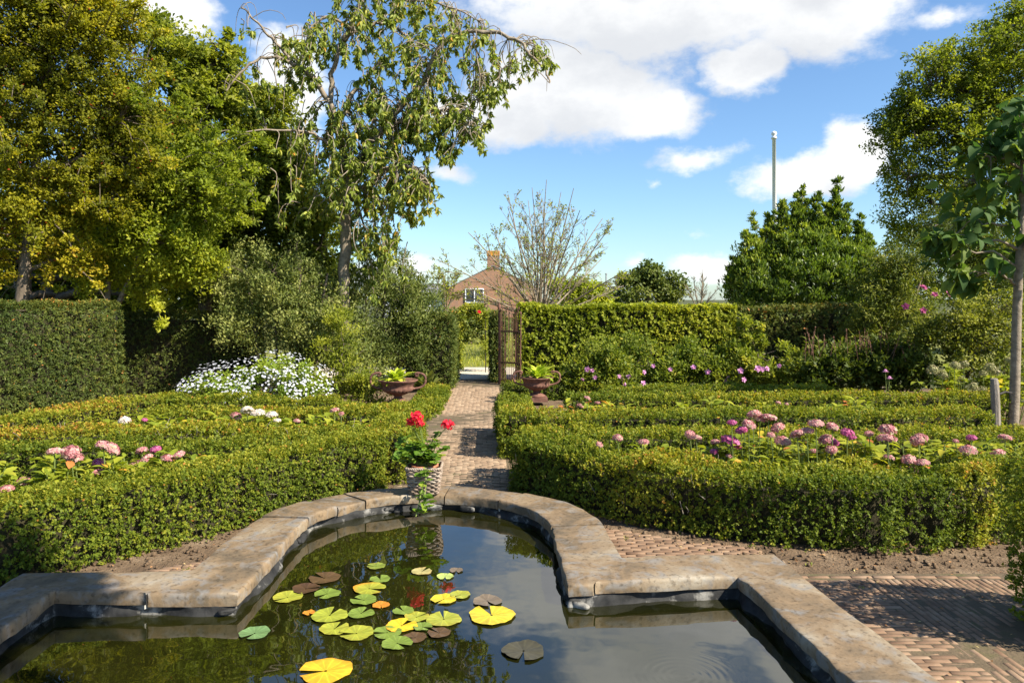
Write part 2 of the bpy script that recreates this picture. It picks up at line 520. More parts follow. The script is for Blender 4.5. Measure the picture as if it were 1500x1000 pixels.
def stone_mat():
    m, nt = nt_of('coping_stone')
    tcn = nt.nodes.new('ShaderNodeTexCoord')
    L_ = nt.links.new
    big = nt.nodes.new('ShaderNodeTexNoise')
    big.inputs['Scale'].default_value = 3.2
    big.inputs['Detail'].default_value = 9
    big.inputs['Roughness'].default_value = .62
    big.inputs['Distortion'].default_value = .6
    L_(tcn.outputs['Object'], big.inputs['Vector'])
    r = ramp_node(nt, [(.28, (.07, .053, .037)), (.42, (.125, .093, .058)), (.55, (.205, .140, .078)), (.68, (.255, .198, .13)), (.82, (.34, .30, .235))])
    at_ = nt.nodes.new('ShaderNodeAttribute')
    at_.attribute_name = 'tint'
    ma = nt.nodes.new('ShaderNodeMath')
    ma.operation = 'MULTIPLY_ADD'
    L_(at_.outputs['Fac'], ma.inputs[0])
    ma.inputs[1].default_value = .16
    L_(big.outputs[0], ma.inputs[2])
    mb_ = nt.nodes.new('ShaderNodeMath')
    mb_.operation = 'SUBTRACT'
    L_(ma.outputs[0], mb_.inputs[0])
    mb_.inputs[1].default_value = .07
    L_(mb_.outputs[0], r.inputs[0])
    # grey-blue bloom in streaks and dark dribbles of lichen
    st = nt.nodes.new('ShaderNodeTexNoise')
    st.inputs['Scale'].default_value = 6.5
    st.inputs['Detail'].default_value = 8
    st.inputs['Distortion'].default_value = 1.6
    L_(tcn.outputs['Object'], st.inputs['Vector'])
    rs = ramp_node(nt, [(.50, (0, 0, 0)), (.68, (.75, .75, .75))])
    L_(st.outputs[0], rs.inputs[0])
    mx = nt.nodes.new('ShaderNodeMixRGB')
    L_(rs.outputs[0], mx.inputs[0])
    L_(r.outputs[0], mx.inputs[1])
    mx.inputs[2].default_value = (.20, .19, .175, 1)
    sp = nt.nodes.new('ShaderNodeTexNoise')
    sp.inputs['Scale'].default_value = 38
    sp.inputs['Detail'].default_value = 4
    L_(tcn.outputs['Object'], sp.inputs['Vector'])
    rp = ramp_node(nt, [(.30, (.45, .42, .38)), (.46, (1, 1, 1))])
    L_(sp.outputs[0], rp.inputs[0])
    mu = nt.nodes.new('ShaderNodeMixRGB')
    mu.blend_type = 'MULTIPLY'
    mu.inputs[0].default_value = .8
    L_(mx.outputs[0], mu.inputs[1])
    L_(rp.outputs[0], mu.inputs[2])
    p = nt.nodes.new('ShaderNodeBsdfPrincipled')
    L_(mu.outputs[0], p.inputs['Base Color'])
    p.inputs['Roughness'].default_value = .72
    p.inputs['Specular IOR Level'].default_value = .35
    bn = nt.nodes.new('ShaderNodeTexNoise')
    bn.inputs['Scale'].default_value = 14
    bn.inputs['Detail'].default_value = 9
    L_(tcn.outputs['Object'], bn.inputs['Vector'])
    b = nt.nodes.new('ShaderNodeBump')
    b.inputs['Strength'].default_value = .55
    b.inputs['Distance'].default_value = .02
    L_(bn.outputs[0], b.inputs['Height'])
    L_(b.outputs[0], p.inputs['Normal'])
    o = nt.nodes.new('ShaderNodeOutputMaterial')
    L_(p.outputs[0], o.inputs[0])
    return m


def water_mat():
    m, nt = nt_of('pond_water')
    L_ = nt.links.new
    tcn = nt.nodes.new('ShaderNodeTexCoord')
    n = nt.nodes.new('ShaderNodeTexNoise')
    n.inputs['Scale'].default_value = 1.6
    n.inputs['Detail'].default_value = 5
    L_(tcn.outputs['Object'], n.inputs['Vector'])
    r = ramp_node(nt, [(.3, (.007, .0075, .0015)), (.7, (.018, .018, .003))])
    L_(n.outputs[0], r.inputs[0])
    p = nt.nodes.new('ShaderNodeBsdfPrincipled')
    L_(r.outputs[0], p.inputs['Base Color'])
    p.inputs['Roughness'].default_value = .015
    p.inputs['IOR'].default_value = 2.0
    rip = nt.nodes.new('ShaderNodeTexNoise')
    rip.inputs['Scale'].default_value = 3.5
    rip.inputs['Detail'].default_value = 2
    L_(tcn.outputs['Object'], rip.inputs['Vector'])
    b = nt.nodes.new('ShaderNodeBump')
    b.inputs['Strength'].default_value = .06
    b.inputs['Distance'].default_value = .05
    L_(rip.outputs[0], b.inputs['Height'])
    # one set of small rings where something touched the surface
    vm = nt.nodes.new('ShaderNodeVectorMath')
    vm.operation = 'DISTANCE'
    L_(tcn.outputs['Object'], vm.inputs[0])
    vm.inputs[1].default_value = (.83, 3.23, WZ)
    sn = nt.nodes.new('ShaderNodeMath')
    sn.operation = 'SINE'
    sc = nt.nodes.new('ShaderNodeMath')
    sc.operation = 'MULTIPLY'
    L_(vm.outputs['Value'], sc.inputs[0])
    sc.inputs[1].default_value = 190
    L_(sc.outputs[0], sn.inputs[0])
    fall = nt.nodes.new('ShaderNodeMapRange')
    L_(vm.outputs['Value'], fall.inputs[0])
    fall.inputs[1].default_value = .03
    fall.inputs[2].default_value = .30
    fall.inputs[3].default_value = 1
    fall.inputs[4].default_value = 0
    mm = nt.nodes.new('ShaderNodeMath')
    mm.operation = 'MULTIPLY'
    L_(sn.outputs[0], mm.inputs[0])
    L_(fall.outputs[0], mm.inputs[1])
    b2 = nt.nodes.new('ShaderNodeBump')
    b2.inputs['Strength'].default_value = .015
    b2.inputs['Distance'].default_value = .01
    L_(mm.outputs[0], b2.inputs['Height'])
    L_(b.outputs[0], b2.inputs['Normal'])
    L_(b2.outputs[0], p.inputs['Normal'])
    o = nt.nodes.new('ShaderNodeOutputMaterial')
    L_(p.outputs[0], o.inputs[0])
    return m


def brickwall_mat():
    m, nt = nt_of('house_brick')
    L_ = nt.links.new
    tcn = nt.nodes.new('ShaderNodeTexCoord')
    mp = nt.nodes.new('ShaderNodeMapping')
    mp.inputs['Rotation'].default_value = (math.radians(90), 0, 0)
    L_(tcn.outputs['Object'], mp.inputs[0])
    b = nt.nodes.new('ShaderNodeTexBrick')
    b.inputs['Scale'].default_value = 3.0
    b.inputs['Color1'].default_value = (.37, .155, .065, 1)
    b.inputs['Color2'].default_value = (.24, .115, .065, 1)
    b.inputs['Mortar'].default_value = (.33, .25, .18, 1)
    b.inputs['Mortar Size'].default_value = .03
    L_(mp.outputs[0], b.inputs['Vector'])
    p = nt.nodes.new('ShaderNodeBsdfPrincipled')
    p.inputs['Roughness'].default_value = .9
    L_(b.outputs[0], p.inputs['Base Color'])
    o = nt.nodes.new('ShaderNodeOutputMaterial')
    L_(p.outputs[0], o.inputs[0])
    return m


def glass_mat():
    m, nt = nt_of('window_glass')
    p = nt.nodes.new('ShaderNodeBsdfPrincipled')
    p.inputs['Base Color'].default_value = (.05, .06, .07, 1)
    p.inputs['Roughness'].default_value = .05
    o = nt.nodes.new('ShaderNodeOutputMaterial')
    nt.links.new(p.outputs[0], o.inputs[0])
    return m


def liner_mat():
    m = noise_mat('pond_liner', [(.38, (.008, .008, .008)), (.54, (.03, .029, .027)), (.60, (.18, .17, .15)), (.76, (.46, .43, .37))], 5, 8,
                  rough=.75, bump=.5, bscale=18, dist=.015)
    return m


def pad_mat():
    m, nt = nt_of('lily_pad')
    L_ = nt.links.new
    at_ = nt.nodes.new('ShaderNodeAttribute')
    at_.attribute_name = 'tint'
    oi = nt.nodes.new('ShaderNodeObjectInfo')
    p = nt.nodes.new('ShaderNodeBsdfPrincipled')
    tcn = nt.nodes.new('ShaderNodeTexCoord')
    n = nt.nodes.new('ShaderNodeTexNoise')
    n.inputs['Scale'].default_value = 16
    n.inputs['Detail'].default_value = 6
    L_(tcn.outputs['Object'], n.inputs['Vector'])
    hs = nt.nodes.new('ShaderNodeHueSaturation')
    L_(oi.outputs['Color'], hs.inputs['Color'])
    mr = nt.nodes.new('ShaderNodeMapRange')
    L_(n.outputs[0], mr.inputs[0])
    mr.inputs[1].default_value, mr.inputs[2].default_value = .25, .75
    mr.inputs[3].default_value, mr.inputs[4].default_value = .62, 1.3
    sx = nt.nodes.new('ShaderNodeSeparateXYZ')
    L_(tcn.outputs['Object'], sx.inputs[0])
    def mth(op, a, b=None):
        q = nt.nodes.new('ShaderNodeMath')
        q.operation = op
        for i_, v_ in enumerate((a, b)):
            if v_ is None: continue
            if isinstance(v_, (int, float)): q.inputs[i_].default_value = v_
            else: L_(v_, q.inputs[i_])
        return q.outputs[0]
    vein = mth('POWER', mth('ABSOLUTE', mth('SINE', mth('ADD', mth('MULTIPLY', mth('ARCTAN2', sx.outputs[1], sx.outputs[0]), 7.0), mth('MULTIPLY', n.outputs[0], 1.6)))), 14.0)
    val = mth('ADD', mr.outputs[0], mth('MULTIPLY', vein, .35))
    L_(val, hs.inputs['Value'])
    # the rim turns to the tint colour (orange in old leaves)
    mx = nt.nodes.new('ShaderNodeMixRGB')
    L_(at_.outputs['Fac'], mx.inputs[0])
    L_(hs.outputs[0], mx.inputs[1])
    mx.inputs[2].default_value = (.55, .24, .02, 1)
    L_(mx.outputs[0], p.inputs['Base Color'])
    p.inputs['Roughness'].default_value = .38
    b = nt.nodes.new('ShaderNodeBump')
    b.inputs['Strength'].default_value = .3
    b.inputs['Distance'].default_value = .008
    L_(n.outputs[0], b.inputs['Height'])
    L_(b.outputs[0], p.inputs['Normal'])
    o = nt.nodes.new('ShaderNodeOutputMaterial')
    L_(p.outputs[0], o.inputs[0])
    return m


WZ = -0.02                                        # water level; the paving is at 0, the coping top at 0.1
M['stone'] = stone_mat()
M['water'] = water_mat()
M['housebrick'] = brickwall_mat()
M['glass'] = glass_mat()
M['liner'] = liner_mat()
M['pad'] = pad_mat()

# ------------------------------------------------------------------ pond outline (inner edge, outer edge)
ST = [((-2.20, 0.90), (-2.55, 0.55)), ((-2.22, 3.83), (-2.55, 4.10)), ((-1.29, 3.84), (-1.66, 4.18)), ((-1.265, 4.62), (-1.655, 4.62))]
ACX, ACY = -0.433, 4.93
for k in range(0, 17):
    a = math.pi * (1 - k / 16)
    ST.append(((ACX + .835 * math.cos(a), ACY + .84 * math.sin(a)), (ACX + 1.19 * math.cos(a), ACY + 1.11 * math.sin(a))))
ST += [((.40, 4.62), (.755, 4.66)), ((.409, 3.95), (.77, 4.38)), ((1.336, 4.06), (1.664, 4.40)), ((1.56, 0.90), (1.91, 0.55))]


def densify(st, step=.05):
    I, O = [], []
    for (i0, o0), (i1, o1) in zip(st[:-1], st[1:]):
        i0, o0, i1, o1 = map(np.array, (i0, o0, i1, o1))
        n = max(1, int(np.linalg.norm((i0 + o0) - (i1 + o1)) / 2 / step))
        for k in range(n):
            t = k / n
            I.append(i0 * (1 - t) + i1 * t)
            O.append(o0 * (1 - t) + o1 * t)
    I.append(np.array(st[-1][0])); O.append(np.array(st[-1][1]))
    return np.array(I), np.array(O)


# ------------------------------------------------------------------ ground, paving, pond
def sheet(name, loops, z, mat, kind='structure', label=None, cat=None):
    """a flat sheet bounded by the first loop with the other loops as holes"""
    bm = bmesh.new()
    es = []
    for lp in loops:
        vs = [bm.verts.new((x, y, z)) for x, y in lp]
        es += [bm.edges.new((vs[i], vs[(i + 1) % len(vs)])) for i in range(len(vs))]
    bmesh.ops.triangle_fill(bm, use_beauty=True, use_dissolve=False, edges=es)
    for f in bm.faces:
        if f.normal.z < 0:
            f.normal_flip()
    me = bpy.data.meshes.new(name)
    bm.to_mesh(me); bm.free()
    o = link(name, me, mat)
    return tag(o, label, cat, None, kind)


hole = [tuple((np.array(i) * .5 + np.array(o) * .5)) for i, o in ST]
sheet('ground', [[(-900, -300), (900, -300), (900, 1500), (-900, 1500)], hole], -0.006, M['ground'])
sheet('garden_soil', [[(-8, -3), (8, -3), (8, 13.4), (-8, 13.4)], hole], 0.0, M['soil'])
sheet('water', [hole], WZ, M['water'])
sheet('gravel_path', [[(-5, 15.0), (5, 15.0), (5, 17.6), (-5, 17.6)]], 0.004, M['gravel'])
sheet('lawn', [[(-14, 17.62), (16, 17.62), (16, 42), (-14, 42)]], 0.0, M['lawn'])
bas = MB()
hl = np.array(hole)
n = len(hl)
V = np.concatenate([np.c_[hl, np.full(n, -.004)], np.c_[hl, np.full(n, -.7)]])
bas.add(V, [(i, (i + 1) % n, n + (i + 1) % n, n + i) for i in range(n)] + [tuple(range(n, 2 * n))])
tag(bas.build('pond_basin', M['liner']), kind='structure')

# brick paving: real bricks, laid dry
BR = []           # centre x, y, rotation, length, width


def lay(x0, x1, y0, y1, along, inside, bl=.122, bw=.031, gap=.0050):
    rows = int(((y1 - y0) if along == 'x' else (x1 - x0)) / (bw + gap))
    for r in range(rows):
        off = (r % 2) * .5 * bl + R.uniform(-.012, .012)
        lo, hi = (x0, x1) if along == 'x' else (y0, y1)
        c = (y0 if along == 'x' else x0) + (r + .5) * (bw + gap)
        s = lo - off
        while s < hi:
            e = s + bl
            a_, b_ = max(s, lo), min(e, hi)
            if b_ - a_ > .03:
                m_ = (a_ + b_) / 2
                x, y = (m_, c) if along == 'x' else (c, m_)
                if inside(x, y):
                    BR.append((x, y, 0 if along == 'x' else math.pi / 2, b_ - a_ - gap, bw))
            s = e


def in_coping(x, y):
    d = ((x - ACX) / 1.2) ** 2 + ((y - ACY) / 1.12) ** 2
    return d < 1 and y > 4.9 or (-2.57 < x < 1.93 and y < 4.4) or (-1.68 < x < .79 and y < 4.95)


lay(-.80, .16, 5.9, 15.0, 'x', lambda x, y: not in_coping(x, y), bl=.118, bw=.028, gap=.0045)
lay(.72, 1.72, 4.40, 5.25, 'x', lambda x, y: not in_coping(x, y) and y > 4.4 and y + .55 * x < 5.68 + .0 * x)
lay(1.72, 2.13, .3, 4.27, 'x', lambda x, y: x > 1.66 + (4.4 - y) * .065)
lay(2.135, 3.7, .3, 4.27, 'y', lambda x, y: True)
lay(1.70, 3.5, 4.285, 4.345, 'x', lambda x, y: True)
lay(-2.2, -1.66, 4.15, 4.72, 'x', lambda x, y: y < 4.2 + (x + 2.2) * .9)
br = np.array(BR)
nb = len(br)
hx, hy = br[:, 3] / 2, br[:, 4] / 2
ang = br[:, 2] + R.normal(0, .03, nb)
zt = .009 + R.normal(0, .0013, nb) + .004 * wob(np.c_[br[:, :2], np.zeros(nb)], 3, 55)
cx_, cy_ = br[:, 0] + R.normal(0, .0015, nb), br[:, 1] + R.normal(0, .0015, nb)
tx, ty = R.normal(0, .005, nb), R.normal(0, .012, nb)
V = np.empty((nb, 12, 3))
for lv, (ins, z) in enumerate(((0, -.02), (0, -.005), (.003, 0.0))):
    for q, (sx, sy) in enumerate(((-1, -1), (1, -1), (1, 1), (-1, 1))):
        lx, ly = sx * (hx - ins), sy * (hy - ins)
        V[:, lv * 4 + q, 0] = cx_ + lx * np.cos(ang) - ly * np.sin(ang)
        V[:, lv * 4 + q, 1] = cy_ + lx * np.sin(ang) + ly * np.cos(ang)
        V[:, lv * 4 + q, 2] = zt + z + lx * tx + ly * ty
pat = [(8, 9, 10, 11)]
for lv in (0, 4):
    pat += [(lv + q, lv + (q + 1) % 4, lv + 4 + (q + 1) % 4, lv + 4 + q) for q in range(4)]
tb = R.beta(2, 2, nb)
onpath = br[:, 4] < .0295
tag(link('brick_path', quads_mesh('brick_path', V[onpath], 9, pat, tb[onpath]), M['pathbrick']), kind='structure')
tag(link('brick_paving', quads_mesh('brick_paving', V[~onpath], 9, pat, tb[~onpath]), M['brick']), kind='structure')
sheet('path_bedding', [[(-.82, 6.1), (.18, 6.1), (.18, 14.98), (-.82, 14.98)]], .0072, M['sand'])
sheet('paving_bedding', [[(1.68, 4.36), (1.97, .3), (3.72, .3), (3.52, 4.36)]], .0072, M['sand'])

# coping: one thing, its slabs and the liner below are parts
cop = thing('pond_coping', (0, 0, 0), 'raised stone coping around the arched garden pond, brown slabs with cracks', 'pond edging')
I, O = densify(ST, .045)
ns = len(I)
T = .066
joints = []


def nearest(x, y):
    return int(np.argmin(np.hypot(*(O - np.array([x, y])).T)))


for (x, y) in ((-2.1, 4.13), (-1.62, 5.2), (-1.42, 5.6), (-1.18, 5.85), (-.33, 6.04), (.28, 5.85), (.74, 5.0), (.9, 4.4)):
    joints.append(nearest(x, y))
joints = [0] + sorted(set(joints)) + [ns - 1]
PR = [(0.02, 1, 0), (0.0, 0, -.012), (0.0, 0, -T + .012), (.012, 0, -T), (.9, 0, -T), (1, 0, -T), (1.0, 0, -.014), (.985, 0, 0)]
cuts = sorted((.03, .10, .2, .35, .5, .65, .8, .93))
edge_mid = np.concatenate([I, np.zeros((ns, 1))], 1)
for a_, b_ in zip(joints[:-1], joints[1:]):
    mb = MB()
    idx = np.arange(a_, b_ + 1)
    Ii, Oi = I[idx].copy(), O[idx].copy()
    dz = R.normal(0, .0035)
    gapw = .006
    d0 = unit((O[a_ + 1] - O[a_] + I[a_ + 1] - I[a_])[None])[0]
    d1 = unit((O[b_] - O[b_ - 1] + I[b_] - I[b_ - 1])[None])[0]
    Ii[0] += d0 * gapw; Oi[0] += d0 * gapw
    Ii[-1] -= d1 * gapw; Oi[-1] -= d1 * gapw
    rows = []
    prof = [(0.004, -T), (0, -T + .014), (0, -.018), (.012, -.004)] + [(t, 0) for t in cuts] + [(.99, -.003), (1, -.014), (1, -.11), (.86, -.11), (.80, -T)]
    for (t, z) in prof:
        xy = Ii * (1 - t) + Oi * t
        P = np.c_[xy, np.full(len(idx), .1 + z + dz)]
        P[:, 2] += (.0065 * wob(P, 9, 5) + .003 * wob(P, 28, 6)) * (1 if z > -.02 else .6)
        nrm = unit(Oi - Ii)
        w = (.010 * wob(P, 13, 8) + .006 * wob(P, 34, 9)) * (1 - t)
        P[:, :2] += nrm * w[:, None]
        rows.append(P)
    k = len(prof)
    m_ = len(idx)
    V = np.stack(rows, 1).reshape(-1, 3)
    Fc = [(i * k + j, (i + 1) * k + j, (i + 1) * k + (j + 1) % k, i * k + (j + 1) % k) for i in range(m_ - 1) for j in range(k)]
    Fc = [f[::-1] for f in Fc]
    Fc += [tuple(range(k)), tuple((m_ - 1) * k + j for j in reversed(range(k)))]
    mb.add(V, Fc, R.uniform(0, 1))
    sl = mb.build('coping_slab', M['stone'], cop)
    sl.data.polygons.foreach_set('use_smooth', np.ones(len(sl.data.polygons), bool))
    sl.data.set_sharp_from_angle(angle=math.radians(50))
# near side slab closing the pond behind the photographer
mb = MB()
mb.box((-.32, .72, .065), (4.3, .33, .07))
mb.build('coping_slab', M['stone'], cop)
for q in (1, 6):                           # pale mortar in some of the joints
    if q < len(joints) - 1:
        j = joints[q]
        mb = MB()
        c = (I[j] + O[j]) / 2
        d = O[j] - I[j]
        mb.box((c[0], c[1], .056), (np.linalg.norm(d) * .96, .012, .078), rz=math.atan2(d[1], d[0]))
        mb.build('mortar_joint', M['mortar'], cop)
# liner: a crumpled sheet from under the slabs into the water, with lumps of stone wedged against it
mb = MB()
I2, O2 = densify(ST, .018)
nr = unit(O2 - I2)
arc = np.r_[0, np.cumsum(np.linalg.norm(np.diff(I2, axis=0), axis=1))]
rows = []
for j, z in enumerate(np.linspace(.045, -.08, 9)):
    P = np.c_[I2, np.full(len(I2), z)]
    s3 = np.c_[arc, np.full(len(arc), z * 2.2), np.zeros(len(arc))]
    fold_ = .034 * wob(s3, 14, 21) + .014 * np.abs(wob(s3, 38, 22)) - .008
    inset = .030 - .045 * (j / 8)
    P[:, :2] += nr * (inset - fold_ * (1 if 0 < j else .2))[:, None]
    P[:, 2] += .008 * wob(s3, 25, 23)
    rows.append(P)
k = 9
V = np.stack(rows, 1).reshape(-1, 3)
mb.add(V, [(i * k + j, i * k + j + 1, (i + 1) * k + j + 1, (i + 1) * k + j) for i in range(len(I2) - 1) for j in range(k - 1)])
mb.build('pond_liner', M['liner'], cop, smooth=True)
for _ in range(13):
    i = int(np.clip(len(I2) * .5 + R.normal(0, 30), 5, len(I2) - 5)) if R.random() < .7 else int(R.integers(60, len(I2) - 60))
    c = I2[i] - nr[i] * R.uniform(-.03, .012)
    bm = bmesh.new()
    bmesh.ops.create_icosphere(bm, subdivisions=3, radius=1)
    vv = np.array([v.co[:] for v in bm.verts])
    ff = [tuple(v.index for v in f.verts) for f in bm.faces]
    bm.free()
    sd_ = int(R.integers(1e6))
    vv = np.sign(vv) * np.abs(vv) ** .7
    vv *= (1 + .25 * wob(vv, 2.0, sd_) + .07 * wob(vv, 6, sd_ + 1))[:, None]
    t_ = math.atan2(nr[i][1], nr[i][0])
    vv *= np.array([R.uniform(.015, .03), R.uniform(.03, .07), R.uniform(.014, .024)])
    cz, sz = math.cos(t_), math.sin(t_)
    vv = vv @ np.array([[cz, -sz, 0], [sz, cz, 0], [0, 0, 1]]).T + np.array([c[0], c[1], R.uniform(-.01, .02)])
    b = MB(); b.add(vv, ff)
    b.build('edge_stone', M['liner'], cop, smooth=True)

# ------------------------------------------------------------------ water lilies
GR, YG, YE, OR_, BN, PK, DG = (.15, .205, .03), (.27, .29, .03), (.50, .39, .02), (.50, .19, .02), (.09, .05, .02), (.15, .11, .07), (.12, .20, .07)
PADS = [  # px, py, width px, colour, orange rim, label
    (421, 875, 43, YG, .1, 'yellow-green lily pad floating alone left of the others, in line with the coping corner'),
    (479, 870, 38, GR, 0, 'green lily pad just below the large brown pad'),
    (475, 847, 46, BN, 0, 'large brown lily pad, topmost on the left side'),
    (551, 830, 27, GR, .1, 'small green lily pad farthest up the pond'),
    (557, 849, 30, GR, 0, 'small green lily pad just above the orange-rimmed pad'),
    (541, 863, 47, YG, .8, 'green lily pad with a broad orange rim'),
    (533, 880, 38, GR, 0, 'round green lily pad touching the underside of the orange-rimmed pad'),
    (618, 837, 30, (.34, .30, .12), .2, 'pale tan-green lily pad below the basket reflection'),
    (652, 845, 25, (.34, .40, .10), 0, 'small pale green lily pad beside the red flower reflection'),
    (668, 836, 20, PK, 0, 'small pinkish brown lily pad right of the red flower reflection'),
    (650, 878, 37, YE, 0, 'yellow lily pad overlapped by a yellow-green one, above the pair with deep notches'),
    (674, 872, 30, YG, .1, 'yellow-green lily pad tucked behind the upper yellow pad'),
    (714, 881, 42, PK, 0, 'pinkish brown lily pad above the big yellow pad on the right'),
    (720, 902, 67, YE, .05, 'big yellow lily pad, farthest right'),
    (650, 907, 51, YG, .1, 'yellow-green lily pad with deep notch left of the big yellow pad'),
    (610, 904, 36, YG, .2, 'yellow-green lily pad left of the deep-notched pad'),
    (591, 895, 31, GR, 0, 'small dark green lily pad right of the little orange pad'),
    (558, 887, 25, OR_, 0, 'little orange lily pad beside the round green pad'),
    (529, 899, 38, GR, 0, 'green lily pad below the round green pad'),
    (483, 902, 52, YG, 0, 'wide yellow-green lily pad with a notch facing up, left of centre'),
    (453, 899, 18, OR_, 0, 'tiny orange lily pad at the left edge of the cluster'),
    (490, 921, 43, YG, .1, 'yellow-green lily pad, lower left corner of the cluster'),
    (522, 928, 50, YG, .05, 'broad yellow-green lily pad at the bottom of the cluster, notch facing up'),
    (567, 927, 42, GR, 0, 'green lily pad below the orange-yellow pad'),
    (588, 917, 46, (.62, .42, .02), .5, 'orange-yellow lily pad in the middle of the lower cluster'),
    (619, 919, 28, GR, 0, 'green lily pad peeking out beside the orange-yellow pad'),
    (582, 943, 45, GR, 0, 'green lily pad lowest in the cluster'),
    (643, 928, 34, BN, 0, 'dark brown lily pad below the deep-notched yellow-green pad'),
    (608, 934, 34, BN, 0, 'dark brown sunken lily pad right of the lowest green pad'),
    (477, 983, 77, (.58, .36, .02), .55, 'largest lily pad, orange and mottled, nearest the viewer'),
    (373, 928, 44, DG, 0, 'dull bluish green lily pad nearest the left coping'),
    (767, 954, 62, (.05, .043, .022), 0, 'dark sunken lily pad in the open water on the right'),
    (448, 863, 40, (.07, .035, .015), 0, 'dark sunken lily pad under the large brown pad'),
]
for q, (px, py, w, col, rim, lab) in enumerate(PADS):
    Y = (HC - WZ) * 1100 / (py - 438)
    X = (px - 718) * Y / 1100
    r = w * Y / 1100 / 2
    mb = MB()
    notch = R.uniform(0, 6.28)
    half = R.uniform(.10, .28)
    nang = 30
    aa = np.linspace(half, 2 * math.pi - half, nang)
    rings = (0.06, .4, .72, .9, 1.0)
    V, Fc, tt = [], [], []
    curl = R.uniform(-.2, 1.0)
    for ri, rr in enumerate(rings):
        wv = 1 + (.05 * np.sin(3 * aa + q) + .03 * np.sin(7 * aa + 2 * q) + .018 * np.sin(13 * aa + 3 * q)) * (rr > .5)
        x = r * rr * wv * np.cos(aa + notch)
        y = r * rr * wv * np.sin(aa + notch)
        z = .0045 + .0016 * np.sin(5 * aa + q) * rr + .0016 * np.abs(np.sin(5.5 * aa)) * rr + r * .07 * curl * max(0, rr - .7) * (1 + np.sin(2 * aa + q * 1.7)) - .003 * (1 - rr)
        V.append(np.c_[x, y, np.maximum(z, .0022)])
    for ri in range(len(rings) - 1):
        for j in range(nang - 1):
            Fc.append((ri * nang + j, (ri + 1) * nang + j, (ri + 1) * nang + j + 1, ri * nang + j + 1))
            edge = (ri / 3) ** 2
            tt.append(float(np.clip(rim * edge * (.6 + .6 * math.sin(aa[j] * 1.5 + q * 2)) + (.08 if rim else 0) * R.random(), 0, 1)))
    mb.add(np.concatenate(V), Fc, tt)
    o = mb.build('lily_pad', M['pad'], None, smooth=True)
    o.location = (X, Y, WZ + .0006 * (q % 7))
    o.color = (*col, 1)
    tag(o, lab, 'lily pad', 'water lily pads on the pond')


# ------------------------------------------------------------------ hedges
def sample_poly(pts, n):
    pts = np.asarray(pts, float)
    seg = np.linalg.norm(np.diff(pts, axis=0), axis=1)
    cum = np.r_[0, np.cumsum(seg)]
    s = R.uniform(0, cum[-1], n)
    i = np.clip(np.searchsorted(cum, s, 'right') - 1, 0, len(seg) - 1)
    t = (s - cum[i]) / seg[i]
    return pts[i] * (1 - t)[:, None] + pts[i + 1] * t[:, None], i, s, cum[-1]


def smooth_line(pts, it=2):
    p = np.asarray(pts, float)
    for _ in range(it):
        q = np.empty((2 * len(p) - 2, p.shape[1]))
        q[0::2] = .75 * p[:-1] + .25 * p[1:]
        q[1::2] = .25 * p[:-1] + .75 * p[1:]
        p = np.concatenate([p[:1], q, p[-1:]])
    return p


